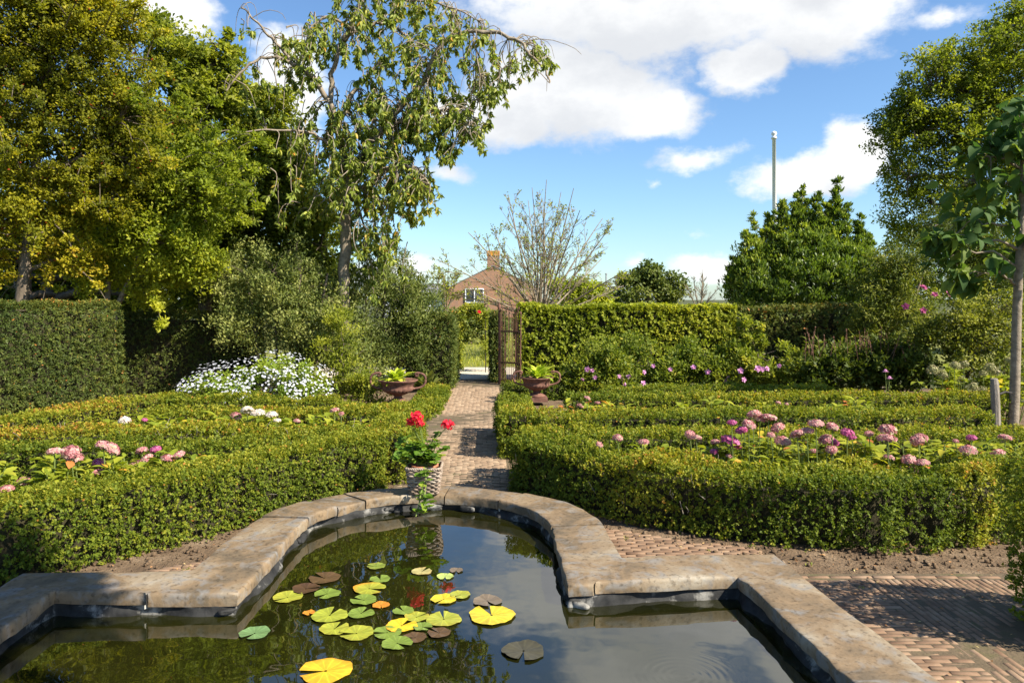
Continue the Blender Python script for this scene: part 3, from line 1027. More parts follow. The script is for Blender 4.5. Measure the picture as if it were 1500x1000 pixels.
def hedge(name, pts, width, height, mat, label, cat='hedge', group=None, leaf=.02, dens=900, k=8, z0=0.0, lump=.03,
          lfreq=6.0, dry=None, smooth=True, ends=True, flat=.5, sprig=2.6, top_boost=0.0, wl=.6, sides=(1, -1), hvar=None, bare=0):
    """clipped hedge along a line: dark branch core, leafy sprigs over its top, sides and ends"""
    pts = smooth_line(pts) if smooth and len(pts) > 2 else np.asarray(pts, float)
    root = thing(name, (float(pts[:, 0].mean()), float(pts[:, 1].mean()), z0), label, cat, group)
    org = np.array(root.location)
    seg = np.diff(pts, axis=0)
    tan = unit(np.concatenate([seg, seg[-1:]]))
    tan[1:-1] = unit(seg[1:] + seg[:-1])
    nor = np.c_[-tan[:, 1], tan[:, 0]]
    length = np.linalg.norm(seg, axis=1).sum()
    # core
    ins = min(.06 + lump, width * .32)
    core = MB()
    pr = [(-1, .02), (-1, .75), (-.8, 1), (.8, 1), (1, .75), (1, .02)]
    w2, h2 = width / 2 - ins, height - ins
    p2 = pts.copy()
    p2[0] += tan[0] * ins; p2[-1] -= tan[-1] * ins
    V = np.stack([np.c_[p2 + nor * (a_ * w2), np.full(len(p2), b_ * h2 + z0)] for a_, b_ in pr], 1).reshape(-1, 3)
    kk = len(pr)
    Fc = [(i * kk + j, (i + 1) * kk + j, (i + 1) * kk + (j + 1) % kk, i * kk + (j + 1) % kk) for i in range(len(p2) - 1) for j in range(kk)]
    Fc += [tuple(range(kk)), tuple((len(p2) - 1) * kk + j for j in reversed(range(kk)))]
    core.add(V - org, Fc)
    # visible woody stems among the leaves
    for _ in range(int(length * 26)):
        c, i, s, _l = sample_poly(pts, 1)
        sd = R.choice([-1, 1]) * width * .5 * R.uniform(.6, .93)
        nn = np.r_[nor[i[0]], 0]
        b0 = np.r_[c[0], z0] + nn * sd * .5
        b1 = np.r_[c[0] + tan[i[0]] * R.normal(0, .06), z0 + height * R.uniform(.5, .97)] + nn * sd
        bm_ = (b0 + b1) / 2 + R.normal(0, .02, 3)
        core.tube(np.array([b0, bm_, b1]) - org, [.006, .005, .0025], 4, cap=False)
    core.build('branches', M['hedge_wood'], root)
    tw = MB()
    for _ in range(int(length * bare)):
        c, i, s, _l = sample_poly(pts, 1)
        nn = np.r_[nor[i[0]], 0] * R.choice(sides)
        b0 = np.r_[c[0], z0 + height * R.uniform(.3, .9)] + nn * width * .42
        e = b0 + nn * R.uniform(.03, .10) + np.array([R.normal(0, .03), R.normal(0, .03), R.uniform(.02, .11)])
        tw.tube(np.array([b0, (b0 + e) / 2 + R.normal(0, .008, 3), e]) - org, [.003, .0025, .0014], 4, cap=False)
    if bare:
        tag(tw.build('bare_twigs', M['greywood'], root), kind='stuff')
    # sprigs
    A = length * (width + height * len(sides)) + (2 * width * height if ends else 0)
    nS = int(A * dens)
    area = [length * width * (1 + top_boost)] + [length * height for _ in sides] + ([width * height] * 2 if ends else [])
    pick = R.choice(len(area), nS, p=np.array(area) / sum(area))
    c, i, s, _l = sample_poly(pts, nS)
    nrm = np.zeros((nS, 3)); pos = np.zeros((nS, 3))
    a_ = R.uniform(-1, 1, nS); hh = R.uniform(.02, 1, nS)
    top = pick == 0
    pos[top] = np.c_[c + nor[i] * (a_ * width / 2)[:, None], np.full(nS, height)][top]
    nrm[top] = (0, 0, 1)
    for q, sd in enumerate(sides):
        m_ = pick == 1 + q
        pos[m_] = np.c_[c + nor[i] * (sd * width / 2), hh * height][m_]
        nrm[m_] = np.c_[nor[i] * sd, np.zeros(nS)][m_]
    if ends:
        for q, (e, tg) in enumerate(((pts[0], -tan[0]), (pts[-1], tan[-1]))):
            m_ = pick == 1 + len(sides) + q
            nn_ = np.array([-tg[1], tg[0]])
            pos[m_] = np.c_[e + nn_ * (a_ * width / 2)[:, None], hh * height][m_]
            nrm[m_] = (tg[0], tg[1], 0)
    # round the shoulders a little
    rel = pos[:, 2] / height
    pull = np.clip((rel - .82) / .18, 0, 1)
    pos = pos - nrm * (1 - top)[:, None] * (pull ** 2 * .04 * (width / .4))[:, None]
    edge = np.clip((np.abs(a_) - .75) / .25, 0, 1)
    pos[:, 2] -= top * edge ** 2 * .03
    pos[:, 2] += z0
    lv = wob(pos, lfreq, 31) * .6 + wob(pos, lfreq * 2.6, 32) * .4
    depth = R.exponential(.018 if flat else .03, nS)
    pos = pos + nrm * (1.5 * lump * lv - np.minimum(depth, .10))[:, None]
    if hvar is not None:
        pos[:, 2] *= hvar(pos)
    kp = (wob(pos, 15, 40) * .6 + wob(pos, 34, 41) * .5) > -.86      # bare spots between the tufts
    pos, nrm, top, tpick = pos[kp], nrm[kp], top[kp], pick[kp]
    nS = len(pos)
    D = nrm * 1.0 + np.array([0, 0, .55]) + R.normal(0, .55, (nS, 3))
    D = unit(D)
    # leaves on each sprig
    sl = leaf * sprig
    tpos = R.uniform(0, 1, (nS, k))
    P = pos[:, None, :] + D[:, None, :] * (tpos[..., None] - .6) * sl
    ph = R.uniform(0, 6.28, (nS, k))
    U = unit(np.cross(D, R.normal(size=(nS, 3))))
    Wv = np.cross(D, U)
    side = np.cos(ph)[..., None] * U[:, None] + np.sin(ph)[..., None] * Wv[:, None]
    LD = D[:, None] * R.uniform(.15, 1.0, (nS, k, 1)) + side * .9
    LN = D[:, None] * .8 - side * .4 + R.normal(0, .35, (nS, k, 3)) + np.array([0, 0, .3])
    P, LD, LN = P.reshape(-1, 3), LD.reshape(-1, 3), LN.reshape(-1, 3)
    N_ = len(P)
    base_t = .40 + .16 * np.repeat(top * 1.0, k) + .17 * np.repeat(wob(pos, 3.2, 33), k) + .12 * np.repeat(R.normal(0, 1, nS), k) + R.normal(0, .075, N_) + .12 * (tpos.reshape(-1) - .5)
    if dry is not None:
        base_t = base_t + np.repeat(dry(pos), k)
    base_t = np.where(R.random(N_) < .004, 1.0, np.clip(base_t, 0, 1))
    Ls = leaf * R.uniform(.6, 1.3, N_) * np.repeat(R.uniform(.75, 1.2, nS), k)
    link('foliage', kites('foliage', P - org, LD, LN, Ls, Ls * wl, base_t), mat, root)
    return root


def drypatch(lo=.0, amp=.25, f=2.3, seed=77):
    return lambda p: np.clip(wob(p, f, seed) - lo, 0, 1) * amp


BG = 'clipped box hedges edging the parterre beds'
bx = M['box']
hedge('box_hedge', [(-4.0, 3.4), (-3.1, 4.08), (-2.6, 4.55), (-2.07, 5.06), (-1.75, 5.5), (-1.42, 6.05), (-1.0, 6.42)], .40, .45, bx,
      'nearest box hedge on the left, running diagonally behind the left arm of the pond', group=BG, leaf=.019, dens=2300, k=9, dry=drypatch(.3, .3), bare=5)
hedge('box_hedge', [(-.93, 6.46), (-.93, 8.6)], .40, .45, bx, 'box hedge along the left edge of the brick path behind the flower basket', group=BG,
      leaf=.022, dens=1500, dry=drypatch(.2, .3))
hedge('box_hedge', [(-5.4, 5.85), (-3.5, 6.02), (-1.9, 6.08), (-1.15, 6.5)], .34, .45, bx, 'left box hedge just behind the pink hydrangea bed', group=BG, leaf=.022,
      dens=1400, dry=drypatch(.1, .3))
hedge('box_hedge', [(-5.0, 6.6), (-3.5, 6.75), (-1.15, 6.8)], .30, .45, bx, 'second left box hedge back, bare grey stems on its front', group=BG, leaf=.023,
      dens=1000, dry=drypatch(.1, .35), bare=60)
hedge('box_hedge', [(-3.6, 7.9), (-1.15, 7.95)], .36, .44, bx, 'left box hedge behind the cream hydrangeas', group=BG, leaf=.025, dens=1050)
hedge('box_hedge', [(-3.9, 9.0), (-1.8, 8.95)], .36, .43, bx, 'left box hedge in front of the white daisy bush', group=BG, leaf=.027, dens=950)
hedge('box_hedge', [(-5.1, 6.3), (-4.75, 7.4), (-4.3, 8.6), (-3.8, 9.2)], .42, .45, bx, 'box hedge at the foot of the tall yew hedge on the left', group=BG,
      leaf=.025, dens=1050, dry=drypatch(.1, .3))
hedge('box_hedge', [(-2.3, 10.3), (-1.6, 9.7), (-.95, 9.7), (-.89, 10.6), (-.88, 12.4)], .42, .19, bx, 'low box hedge curling round the left rusty urn', group=BG, leaf=.028, dens=900)
hedge('box_hedge', [(.27, 6.35), (.66, 5.98), (1.0, 5.52), (1.6, 5.12), (2.3, 4.90), (3.2, 5.02), (3.62, 5.2)], .42, .46, bx,
      'nearest box hedge on the right, curving behind the right arm of the pond', group=BG, leaf=.019, dens=2300, k=9, lump=.065, lfreq=5, bare=8,
      dry=lambda p: drypatch(.15, .2)(p) + np.clip((p[:, 0] - 1.9) / 1.0, 0, 1) * np.clip(wob(p, 6, 3) + .2, 0, 1) * .42)
hedge('box_hedge', [(.27, 6.62), (2.5, 6.55), (5.6, 6.6)], .40, .45, bx, 'right box hedge just behind the pink hydrangea bed', group=BG, leaf=.022, dens=1400, dry=drypatch(.1, .3))
hedge('box_hedge', [(.28, 7.45), (.28, 9.0)], .38, .46, bx, 'short box hedge along the right edge of the brick path', group=BG, leaf=.023, dens=1300)
hedge('box_hedge', [(.5, 7.6), (2.5, 7.7), (5.1, 7.75)], .40, .46, bx, 'right box hedge across the middle, squared end near the wooden post', group=BG, leaf=.024, dens=1200, dry=drypatch(.1, .3))
hedge('box_hedge', [(.9, 9.0), (3.0, 9.0), (6.2, 9.1)], .40, .46, bx, 'right box hedge behind the row of sparse hydrangeas', group=BG, leaf=.027, dens=1000, dry=drypatch(.1, .3))
hedge('box_hedge', [(1.5, 10.1), (3.0, 10.15), (4.6, 10.2)], .42, .42, bx, 'rearmost right box hedge in front of the mallow bushes', group=BG, leaf=.028, dens=900)
hedge('box_hedge', [(.24, 11.9), (1.0, 12.1), (1.9, 12.0)], .40, .25, bx, 'low box hedge behind the right rusty urn', group=BG, leaf=.028, dens=900)
hedge('box_hedge', [(2.58, 3.50), (3.3, 3.50)], .50, .80, bx, 'tall box hedge end at the right edge, shading the paving', group=BG, leaf=.019, dens=2000, lump=.06,
      dry=drypatch(.2, .2))
yw = M['yew']
hedge('yew_hedge', [(-8.2, 6.2), (-6.95, 8.6), (-6.3, 9.9), (-5.75, 11.2)], .8, 1.54, yw, 'tall clipped yew hedge at the left edge, sunlit face', leaf=.04, dens=900, k=10,
      lump=.04, lfreq=2.5, wl=.28, sides=(-1,), sprig=2.2)
hedge('yew_hedge', [(-6.4, 12.7), (-4.0, 13.2)], .6, 1.34, yw, 'clipped yew hedge in deep shade, beyond the sunlit one', leaf=.045, dens=500, k=9, lump=.04, lfreq=3, wl=.28, sides=(-1, 1))
hedge('yew_hedge', [(-1.06, 13.2), (-1.06, 15.0)], .82, 1.30, yw, 'clipped dark yew block left of the garden gateway', leaf=.05, dens=520, k=9, lump=.03, lfreq=3, wl=.3)
hedge('yew_hedge', [(.14, 14.3), (.14, 15.6)], .22, 1.32, yw, 'narrow clipped yew right beside the rusty gate', leaf=.05, dens=700, k=9, lump=.015, wl=.3)
hedge('hornbeam_hedge', [(.55, 14.75), (4.75, 14.75)], .7, 1.45, M['beech'], 'sunlit yellow-green hornbeam hedge behind the rusty gate', leaf=.062, dens=360, k=9, lump=.045,
      lfreq=3, wl=.62, top_boost=.6, sprig=1.6)
hedge('yew_hedge', [(4.85, 14.6), (8.6, 14.9)], .7, 1.42, yw, 'dark clipped hedge under the laurel at the right', leaf=.06, dens=320, k=9, lump=.05, lfreq=3, wl=.45)


# ------------------------------------------------------------------ trees and shrubs
def curve_pts(a, b, n=7, sag=.15, wig=.04):
    a, b = np.asarray(a, float), np.asarray(b, float)
    t = np.linspace(0, 1, n)[:, None]
    L_ = np.linalg.norm(b - a)
    P = a * (1 - t) + b * t
    P[:, 2] += (sag * L_ * np.sin(np.pi * t[:, 0]))
    P[1:-1] += R.normal(0, wig * L_, (n - 2, 3))
    return P


def foliage_mesh(name, cen, cr, per, L, W, mat, root, org, tint_f=.25, up=.2, out=.6, big=None, droop=.2, flatk=.75, tfreq=1.2, csc=None):
    """leaves in clumps round the centres cen (n,3), radius cr"""
    n = len(cen)
    N_ = n * per
    off = R.normal(0, 1, (n, per, 3))
    off /= np.linalg.norm(off, axis=2, keepdims=True)
    off *= R.uniform(0, 1, (n, per, 1)) ** .55
    off[..., 2] *= flatk
    crv = cr * R.uniform(.6, 1.35, (n, 1, 1)) * (1 if csc is None else csc[:, None, None])
    P = (cen[:, None] + off * crv).reshape(-1, 3)
    D = (off * out + R.normal(0, .6, (n, per, 3)) + np.array([0, 0, up])).reshape(-1, 3)
    Nn = R.normal(0, .55, (N_, 3)) + np.array([0, 0, .6]) + off.reshape(-1, 3) * .4 + np.array(SUNV) * .75   # leaves turn to the light
    tint = .45 + .18 * np.repeat(R.normal(0, 1, n), per) + R.normal(0, .13, N_) + tint_f * wob(P, tfreq, 91)
    tint = np.where(R.random(N_) < .008, 1.0, np.clip(tint, 0, .97))
    Ls = L * R.uniform(.65, 1.25, N_)
    if big is not None:
        me = bigleaves(name, P - org, D, Nn, Ls, Ls * W / L, tint, prof=big, droop=droop)
    else:
        me = kites(name, P - org, D, Nn, Ls, Ls * W / L, tint)
    return link(name, me, mat, root)


def lobes_points(lobes, n, power=.5):
    lb = np.asarray(lobes, float)
    vol = (lb[:, 3] * lb[:, 4] * lb[:, 5]) ** .62
    i = R.choice(len(lb), n, p=vol / vol.sum())
    d = unit(R.normal(size=(n, 3)))
    r = R.uniform(0, 1, n) ** power
    return lb[i, :3] + d * r[:, None] * lb[i, 3:6], i


def px_lobes(items, depth=1.0):
    """lobes written as (px, py, Y, radius px[, flat]) -> centre and radii in the garden"""
    out = []
    for it in items:
        px, py, Y, r = it[:4]
        c = at(px, py, Y)
        rr = r * Y / 1100
        out.append((*c, rr, rr * depth, rr * (it[4] if len(it) > 4 else .9)))
    return out


def plant(name, base, lobes, n, per, cr, L, W, mat, label, cat, trunks=(), trunk_r=.08, bark=None, wood='trunk', leaf='crown',
          group=None, twigs=.4, big=None, power=.5, up=.2, out=.6, droop=.2, tint_f=.25, flatk=.75, limb_r=.45, stemtop=None, tfreq=1.2, gap=-.38, gapf=2.6, sprays=0, spray_len=.7):
    """tree or shrub: trunk(s) with limbs reaching every lobe and twigs to the clumps, and leaves in clumps"""
    bark = bark or M['bark']
    org = np.array([base[0], base[1], 0.0])
    root = thing(name, tuple(org), label, cat, group)
    wd = MB()
    lb = np.asarray(lobes, float)
    trunks = trunks or [[(base[0], base[1], 0), tuple(lb[:, :3].mean(0))]]
    nodes = []
    ends = []
    for tp in trunks:
        P = smooth_line(np.array(tp, float), 2)
        r = np.linspace(trunk_r, trunk_r * .55, len(P))
        r[0] *= 1.25
        wd.tube(P - org, r, 9)
        nodes.append(P[len(P) // 3:])
        ends.append(P)
    alln = np.concatenate(nodes)
    for l in lb:
        j = np.argmin(np.linalg.norm(alln - l[:3], axis=1) + np.maximum(0, alln[:, 2] - l[2]) * 1.5)
        P = curve_pts(alln[j], l[:3], 8, .10, .035)
        wd.tube(P - org, np.linspace(trunk_r * limb_r, trunk_r * .12, len(P)), 6, cap=False)
        nodes.append(P[2:])
    alln = np.concatenate(nodes)
    cen, li = lobes_points(lobes, n, power)
    cen[:, 2] = np.maximum(cen[:, 2], .05)
    gf = gapf / max(.3, float(np.median(lb[:, 3])))
    keep = wob(cen, gf, int(abs(base[0] * 100)) + 5) * .6 + wob(cen, gf * 2.3, 17) * .4 > gap
    cen, li = cen[keep], li[keep]
    for c in cen[R.random(len(cen)) < twigs]:
        j = np.argmin(np.linalg.norm(alln - c, axis=1))
        P = curve_pts(alln[j], c, 5, .06, .06)
        wd.tube(P - org, np.linspace(max(.004, trunk_r * .12), .0025, 5), 4, cap=False)
    if sprays:               # long arching shoots standing out of the crown
        extra = []
        ctr = lb[:, :3].mean(0)
        for _ in range(sprays):
            c = cen[int(R.integers(len(cen)))]
            d = unit((c - ctr) * (1, 1, .5) + R.normal(0, .5, 3) + np.array([.25, -.5, 0]))
            l_ = spray_len * R.uniform(.5, 1.2)
            P = np.array([c, c + d * l_ * .45 + (0, 0, .10 * l_), c + d * l_ * .8 + (0, 0, .02), c + d * l_ - (0, 0, .22 * l_)])
            P = smooth_line(P, 1)
            wd.tube(P - org, np.linspace(.011, .003, len(P)), 4, cap=False)
            for q in P[2:]:
                if R.random() < .75:
                    extra.append(q + R.normal(0, .03, 3))
        cen = np.concatenate([cen, np.array(extra)])
        li = np.concatenate([li, np.full(len(extra), -1)])
    wd.build(wood, bark, root, smooth=True)
    foliage_mesh(leaf, cen, cr, per, L, W, mat, root, org, big=big, up=up, out=out, droop=droop, tint_f=tint_f, flatk=flatk, tfreq=tfreq,
                 csc=np.where(li < 0, .5, np.clip(lb[li, 3] / (cr * 2.2), .3, 1)))
    return root


def trunk_px(*pts):
    return [tuple(at(*p)) for p in pts]


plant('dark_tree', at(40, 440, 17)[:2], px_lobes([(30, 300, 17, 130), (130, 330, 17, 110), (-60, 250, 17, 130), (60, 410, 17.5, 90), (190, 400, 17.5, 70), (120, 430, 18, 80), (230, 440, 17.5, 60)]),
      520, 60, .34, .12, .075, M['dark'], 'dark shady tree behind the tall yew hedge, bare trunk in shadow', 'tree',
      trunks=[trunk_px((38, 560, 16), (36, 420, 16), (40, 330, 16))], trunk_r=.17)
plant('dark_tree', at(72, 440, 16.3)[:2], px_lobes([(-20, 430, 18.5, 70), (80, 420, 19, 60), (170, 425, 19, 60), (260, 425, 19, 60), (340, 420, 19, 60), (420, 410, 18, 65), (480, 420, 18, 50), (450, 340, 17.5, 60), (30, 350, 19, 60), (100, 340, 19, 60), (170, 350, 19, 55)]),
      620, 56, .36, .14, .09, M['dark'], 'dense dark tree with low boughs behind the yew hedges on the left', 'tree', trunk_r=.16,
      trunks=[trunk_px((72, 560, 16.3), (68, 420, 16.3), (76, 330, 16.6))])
plant('broadleaf_tree', at(300, 440, 15)[:2],
      px_lobes([(255, 85, 15, 55), (300, 110, 15, 60), (250, 190, 15, 105), (345, 175, 15, 70), (375, 250, 15, 75), (320, 300, 15, 110), (410, 330, 15, 75), (395, 195, 15, 45),
                (420, 255, 15, 35), (240, 330, 15.3, 90), (320, 400, 15, 80), (420, 410, 15, 60), (328, 55, 15, 14), (335, 85, 15, 20), (225, 45, 15, 35), (430, 235, 15, 45), (450, 300, 15, 50), (470, 360, 15, 50), (400, 150, 15, 30)]),
      1700, 60, .21, .095, .062, M['mid'], 'tall dense green tree behind the weeping cherry on the left', 'tree',
      trunks=[trunk_px((300, 560, 15), (300, 420, 15), (305, 250, 15), (300, 110, 15))], trunk_r=.15, power=.42)
plant('bright_tree', at(165, 480, 12)[:2],
      px_lobes([(220, 215, 12, 85), (290, 290, 12, 75), (190, 310, 12, 85), (255, 360, 12, 70), (150, 390, 12, 50), (285, 395, 12, 40), (215, 420, 12, 38), (160, 250, 12, 70), (310, 230, 12.3, 50)]),
      1150, 52, .17, .07, .034, M['lime'], 'bright green small-leaved tree with low spreading branches over the yew hedge', 'tree',
      trunks=[trunk_px((160, 560, 12), (166, 460, 12), (185, 420, 12), (225, 330, 12)), trunk_px((150, 560, 12.1), (158, 450, 12.1), (160, 330, 12.1))], trunk_r=.055,
      power=.45, bark=M['bark_pale'], up=.35, sprays=70, gap=-.5)
plant('hawthorn', at(70, 480, 11)[:2],
      px_lobes([(60, 20, 11, 120), (130, 110, 11, 95), (30, 120, 11, 110), (100, 200, 11, 105), (20, 240, 11, 105), (175, 175, 11, 70), (60, 320, 11, 80), (145, 270, 11, 70), (-40, 330, 11, 90), (30, 385, 11.2, 45), (100, 380, 11.2, 45),
                (165, 40, 11, 55), (110, 10, 11, 90), (-60, 120, 11, 130), (-30, 10, 11, 120), (100, -60, 11, 110), (0, -70, 11, 110), (200, 230, 11, 50)], .8),
      3600, 44, .145, .05, .032, M['hawthorn'], 'yellowing hawthorn with red berries filling the upper left corner', 'tree',
      trunks=[trunk_px((20, 570, 11), (30, 440, 11), (45, 330, 11), (60, 150, 11))], trunk_r=.10, power=.45, twigs=.3, tint_f=.2, gap=-.62, sprays=150)
# red berries and arching grey twigs of the hawthorn are part of its own meshes
plant('privet_bush', at(420, 580, 12.3)[:2],
      px_lobes([(400, 400, 12.6, 70), (440, 450, 12.4, 75), (380, 470, 12.6, 60), (480, 500, 12.2, 65), (430, 530, 12.2, 60), (360, 420, 13, 60), (520, 540, 12, 45), (350, 480, 12.2, 40), (345, 430, 12.4, 35)]),
      950, 50, .17, .055, .026, M['greygreen'], 'loose grey-green shrub behind the white daisies', 'shrub', trunk_r=.03, wood='stems', leaf='foliage',
      trunks=[trunk_px((410 + d * 30, 590, 12.4), (405 + d * 28, 500, 12.4), (400 + d * 40, 400, 12.4)) for d in (-1, 0, 1, 2)], power=.5, up=.5)
plant('willow_leaved_shrub', at(580, 570, 13.6)[:2],
      px_lobes([(560, 440, 13.6, 70), (600, 480, 13.4, 60), (545, 500, 13.4, 60), (610, 430, 13.8, 45), (560, 390, 13.8, 45), (590, 530, 13.2, 45), (530, 550, 13, 40), (520, 430, 13.6, 45), (625, 470, 13.4, 40)]),
      1000, 48, .17, .07, .02, M['greygreen'], 'grey-green narrow-leaved shrub between the cherry trunk and the gateway', 'shrub', trunk_r=.03, wood='stems', leaf='foliage',
      trunks=[trunk_px((560 + d * 25, 580, 13.5), (560 + d * 22, 500, 13.5), (565 + d * 30, 400, 13.5)) for d in (-1, 0, 1)], up=.5)
plant('leafy_shrub', at(497, 590, 11.4)[:2],
      px_lobes([(500, 470, 11.6, 30), (490, 520, 11.5, 35), (515, 560, 11.3, 35), (470, 560, 11.4, 28), (545, 575, 11.2, 30)]),
      200, 42, .13, .05, .026, M['mid'], 'upright bright green shrub under the cherry trunk', 'shrub', trunk_r=.02, wood='stems', leaf='foliage', up=.6)
# right side
plant('large_tree', at(1420, 460, 23)[:2],
      px_lobes([(1430, 100, 23, 75), (1370, 130, 23, 70), (1480, 90, 23, 90), (1340, 190, 23, 65), (1410, 210, 23, 95), (1320, 175, 23, 45), (1330, 260, 23, 45), (1370, 300, 23, 75), (1480, 220, 23, 95),
                (1440, 320, 23, 90), (1490, 30, 23, 40), (1560, 150, 23, 110), (1345, 350, 23, 50), (1400, 395, 22, 60), (1330, 420, 22, 45), (1470, 410, 22, 65), (1540, 380, 22, 80)]),
      2300, 56, .27, .10, .062, M['mid'], 'large dark green tree at the upper right', 'tree',
      trunks=[trunk_px((1440, 560, 23), (1440, 420, 23), (1430, 250, 23), (1430, 120, 23))], trunk_r=.22, power=.42, gap=-.5)
plant('laurel', at(1180, 480, 17.5)[:2],
      px_lobes([(1120, 420, 17.5, 55, 1), (1180, 408, 17.5, 66, 1), (1240, 408, 17.5, 55, 1), (1160, 372, 17.5, 38), (1220, 365, 17.5, 34, 1.1), (1100, 380, 17.5, 22, 1.5), (1090, 430, 17.5, 28), (1265, 420, 17.5, 40)] +
                [(x_, y_ + dy_, 17.5, r_, f_) for dy_, r_ in ((-16, 7), (6, 9), (28, 12)) for x_, y_, f_ in ((1076, 392, 2.5), (1102, 350, 3), (1128, 335, 3), (1146, 318, 3.2), (1165, 318, 3.2), (1173, 300, 3), (1197, 308, 3.4), (1213, 330, 3), (1226, 300, 3.8), (1240, 330, 3),
                                                            (1258, 345, 2.8), (1274, 375, 2.5), (1090, 372, 2.5), (1185, 330, 3), (1116, 362, 2.5))]),
      1800, 46, .17, .105, .036, M['laurel'], 'pointed evergreen laurel in front of the white flagpole', 'shrub', trunk_r=.07, wood='stems', leaf='foliage', up=1.3, power=.45, gap=-.6,
      trunks=[trunk_px((1180 + d * 30, 500, 17.5), (1180 + d * 35, 420, 17.5), (1175 + d * 40, 350, 17.5)) for d in (-1, 0, 1)])
plant('grey_shrub', at(1290, 520, 13)[:2],
      px_lobes([(1290, 430, 13, 50), (1320, 390, 13, 45), (1270, 480, 13, 40), (1330, 450, 13, 50), (1380, 330, 14, 30, 1.2), (1360, 380, 13.5, 45), (1410, 350, 13.5, 45), (1460, 380, 13.5, 60)]),
      760, 46, .17, .075, .022, M['border'], 'grey-green drooping shrub between the laurel and the young tree', 'shrub', trunk_r=.03, wood='stems', leaf='foliage', up=-.1)
plant('red_flowering_shrub', at(1400, 560, 11)[:2],
      px_lobes([(1390, 470, 11, 50), (1430, 500, 11, 50), (1360, 500, 11, 40), (1460, 460, 11, 50), (1500, 500, 11, 60), (1420, 540, 10.8, 45), (1480, 550, 10.6, 45)]),
      430, 44, .14, .05, .03, M['border'], 'yellow-green shrub with few pink flowers behind the young tree', 'shrub', trunk_r=.025, wood='stems', leaf='foliage', up=.3)
plant('young_tree', at(1487, 635, 8.9)[:2],
      px_lobes([(1440, 330, 8.9, 60), (1400, 370, 8.8, 45), (1480, 270, 8.9, 75), (1450, 230, 8.9, 45), (1520, 350, 8.7, 70), (1480, 190, 9, 50), (1440, 400, 8.7, 35), (1530, 200, 8.9, 80), (1380, 350, 8.8, 30),
                (1560, 300, 8.9, 80)]),
      135, 7, .25, .155, .11, M['catalpa'], 'young broad-leaved tree with slim pale trunk at the right edge', 'tree', big=PROF_HEART,
      trunks=[trunk_px((1483, 640, 8.9), (1487, 560, 8.9), (1490, 430, 8.9), (1497, 330, 8.9), (1500, 200, 8.9))], trunk_r=.062, bark=M['bark_pale'], up=-.5, droop=.35, twigs=.8, limb_r=.3, power=.6)
# far trees behind the hornbeam hedge
plant('round_tree', at(950, 450, 45)[:2], px_lobes([(950, 425, 45, 38), (920, 425, 45, 30), (980, 425, 45, 28), (955, 405, 45, 22)]), 260, 46, .42, .22, .15, M['greygreen'],
      'round olive tree far behind the hornbeam hedge', 'tree', trunk_r=.2)
plant('low_tree', at(850, 450, 40)[:2], px_lobes([(855, 430, 40, 30), (825, 435, 40, 28), (882, 438, 40, 20)]), 160, 46, .38, .2, .14, M['lime'],
      'small yellow-green tree far behind, beside the round olive tree', 'tree', trunk_r=.15)
plant('scrub', at(560, 450, 30)[:2], px_lobes([(560, 425, 30, 30), (600, 440, 30, 25)]), 90, 40, .3, .15, .09, M['greygreen'], 'low scrub beyond the gateway, left of the house', 'shrub', trunk_r=.06)


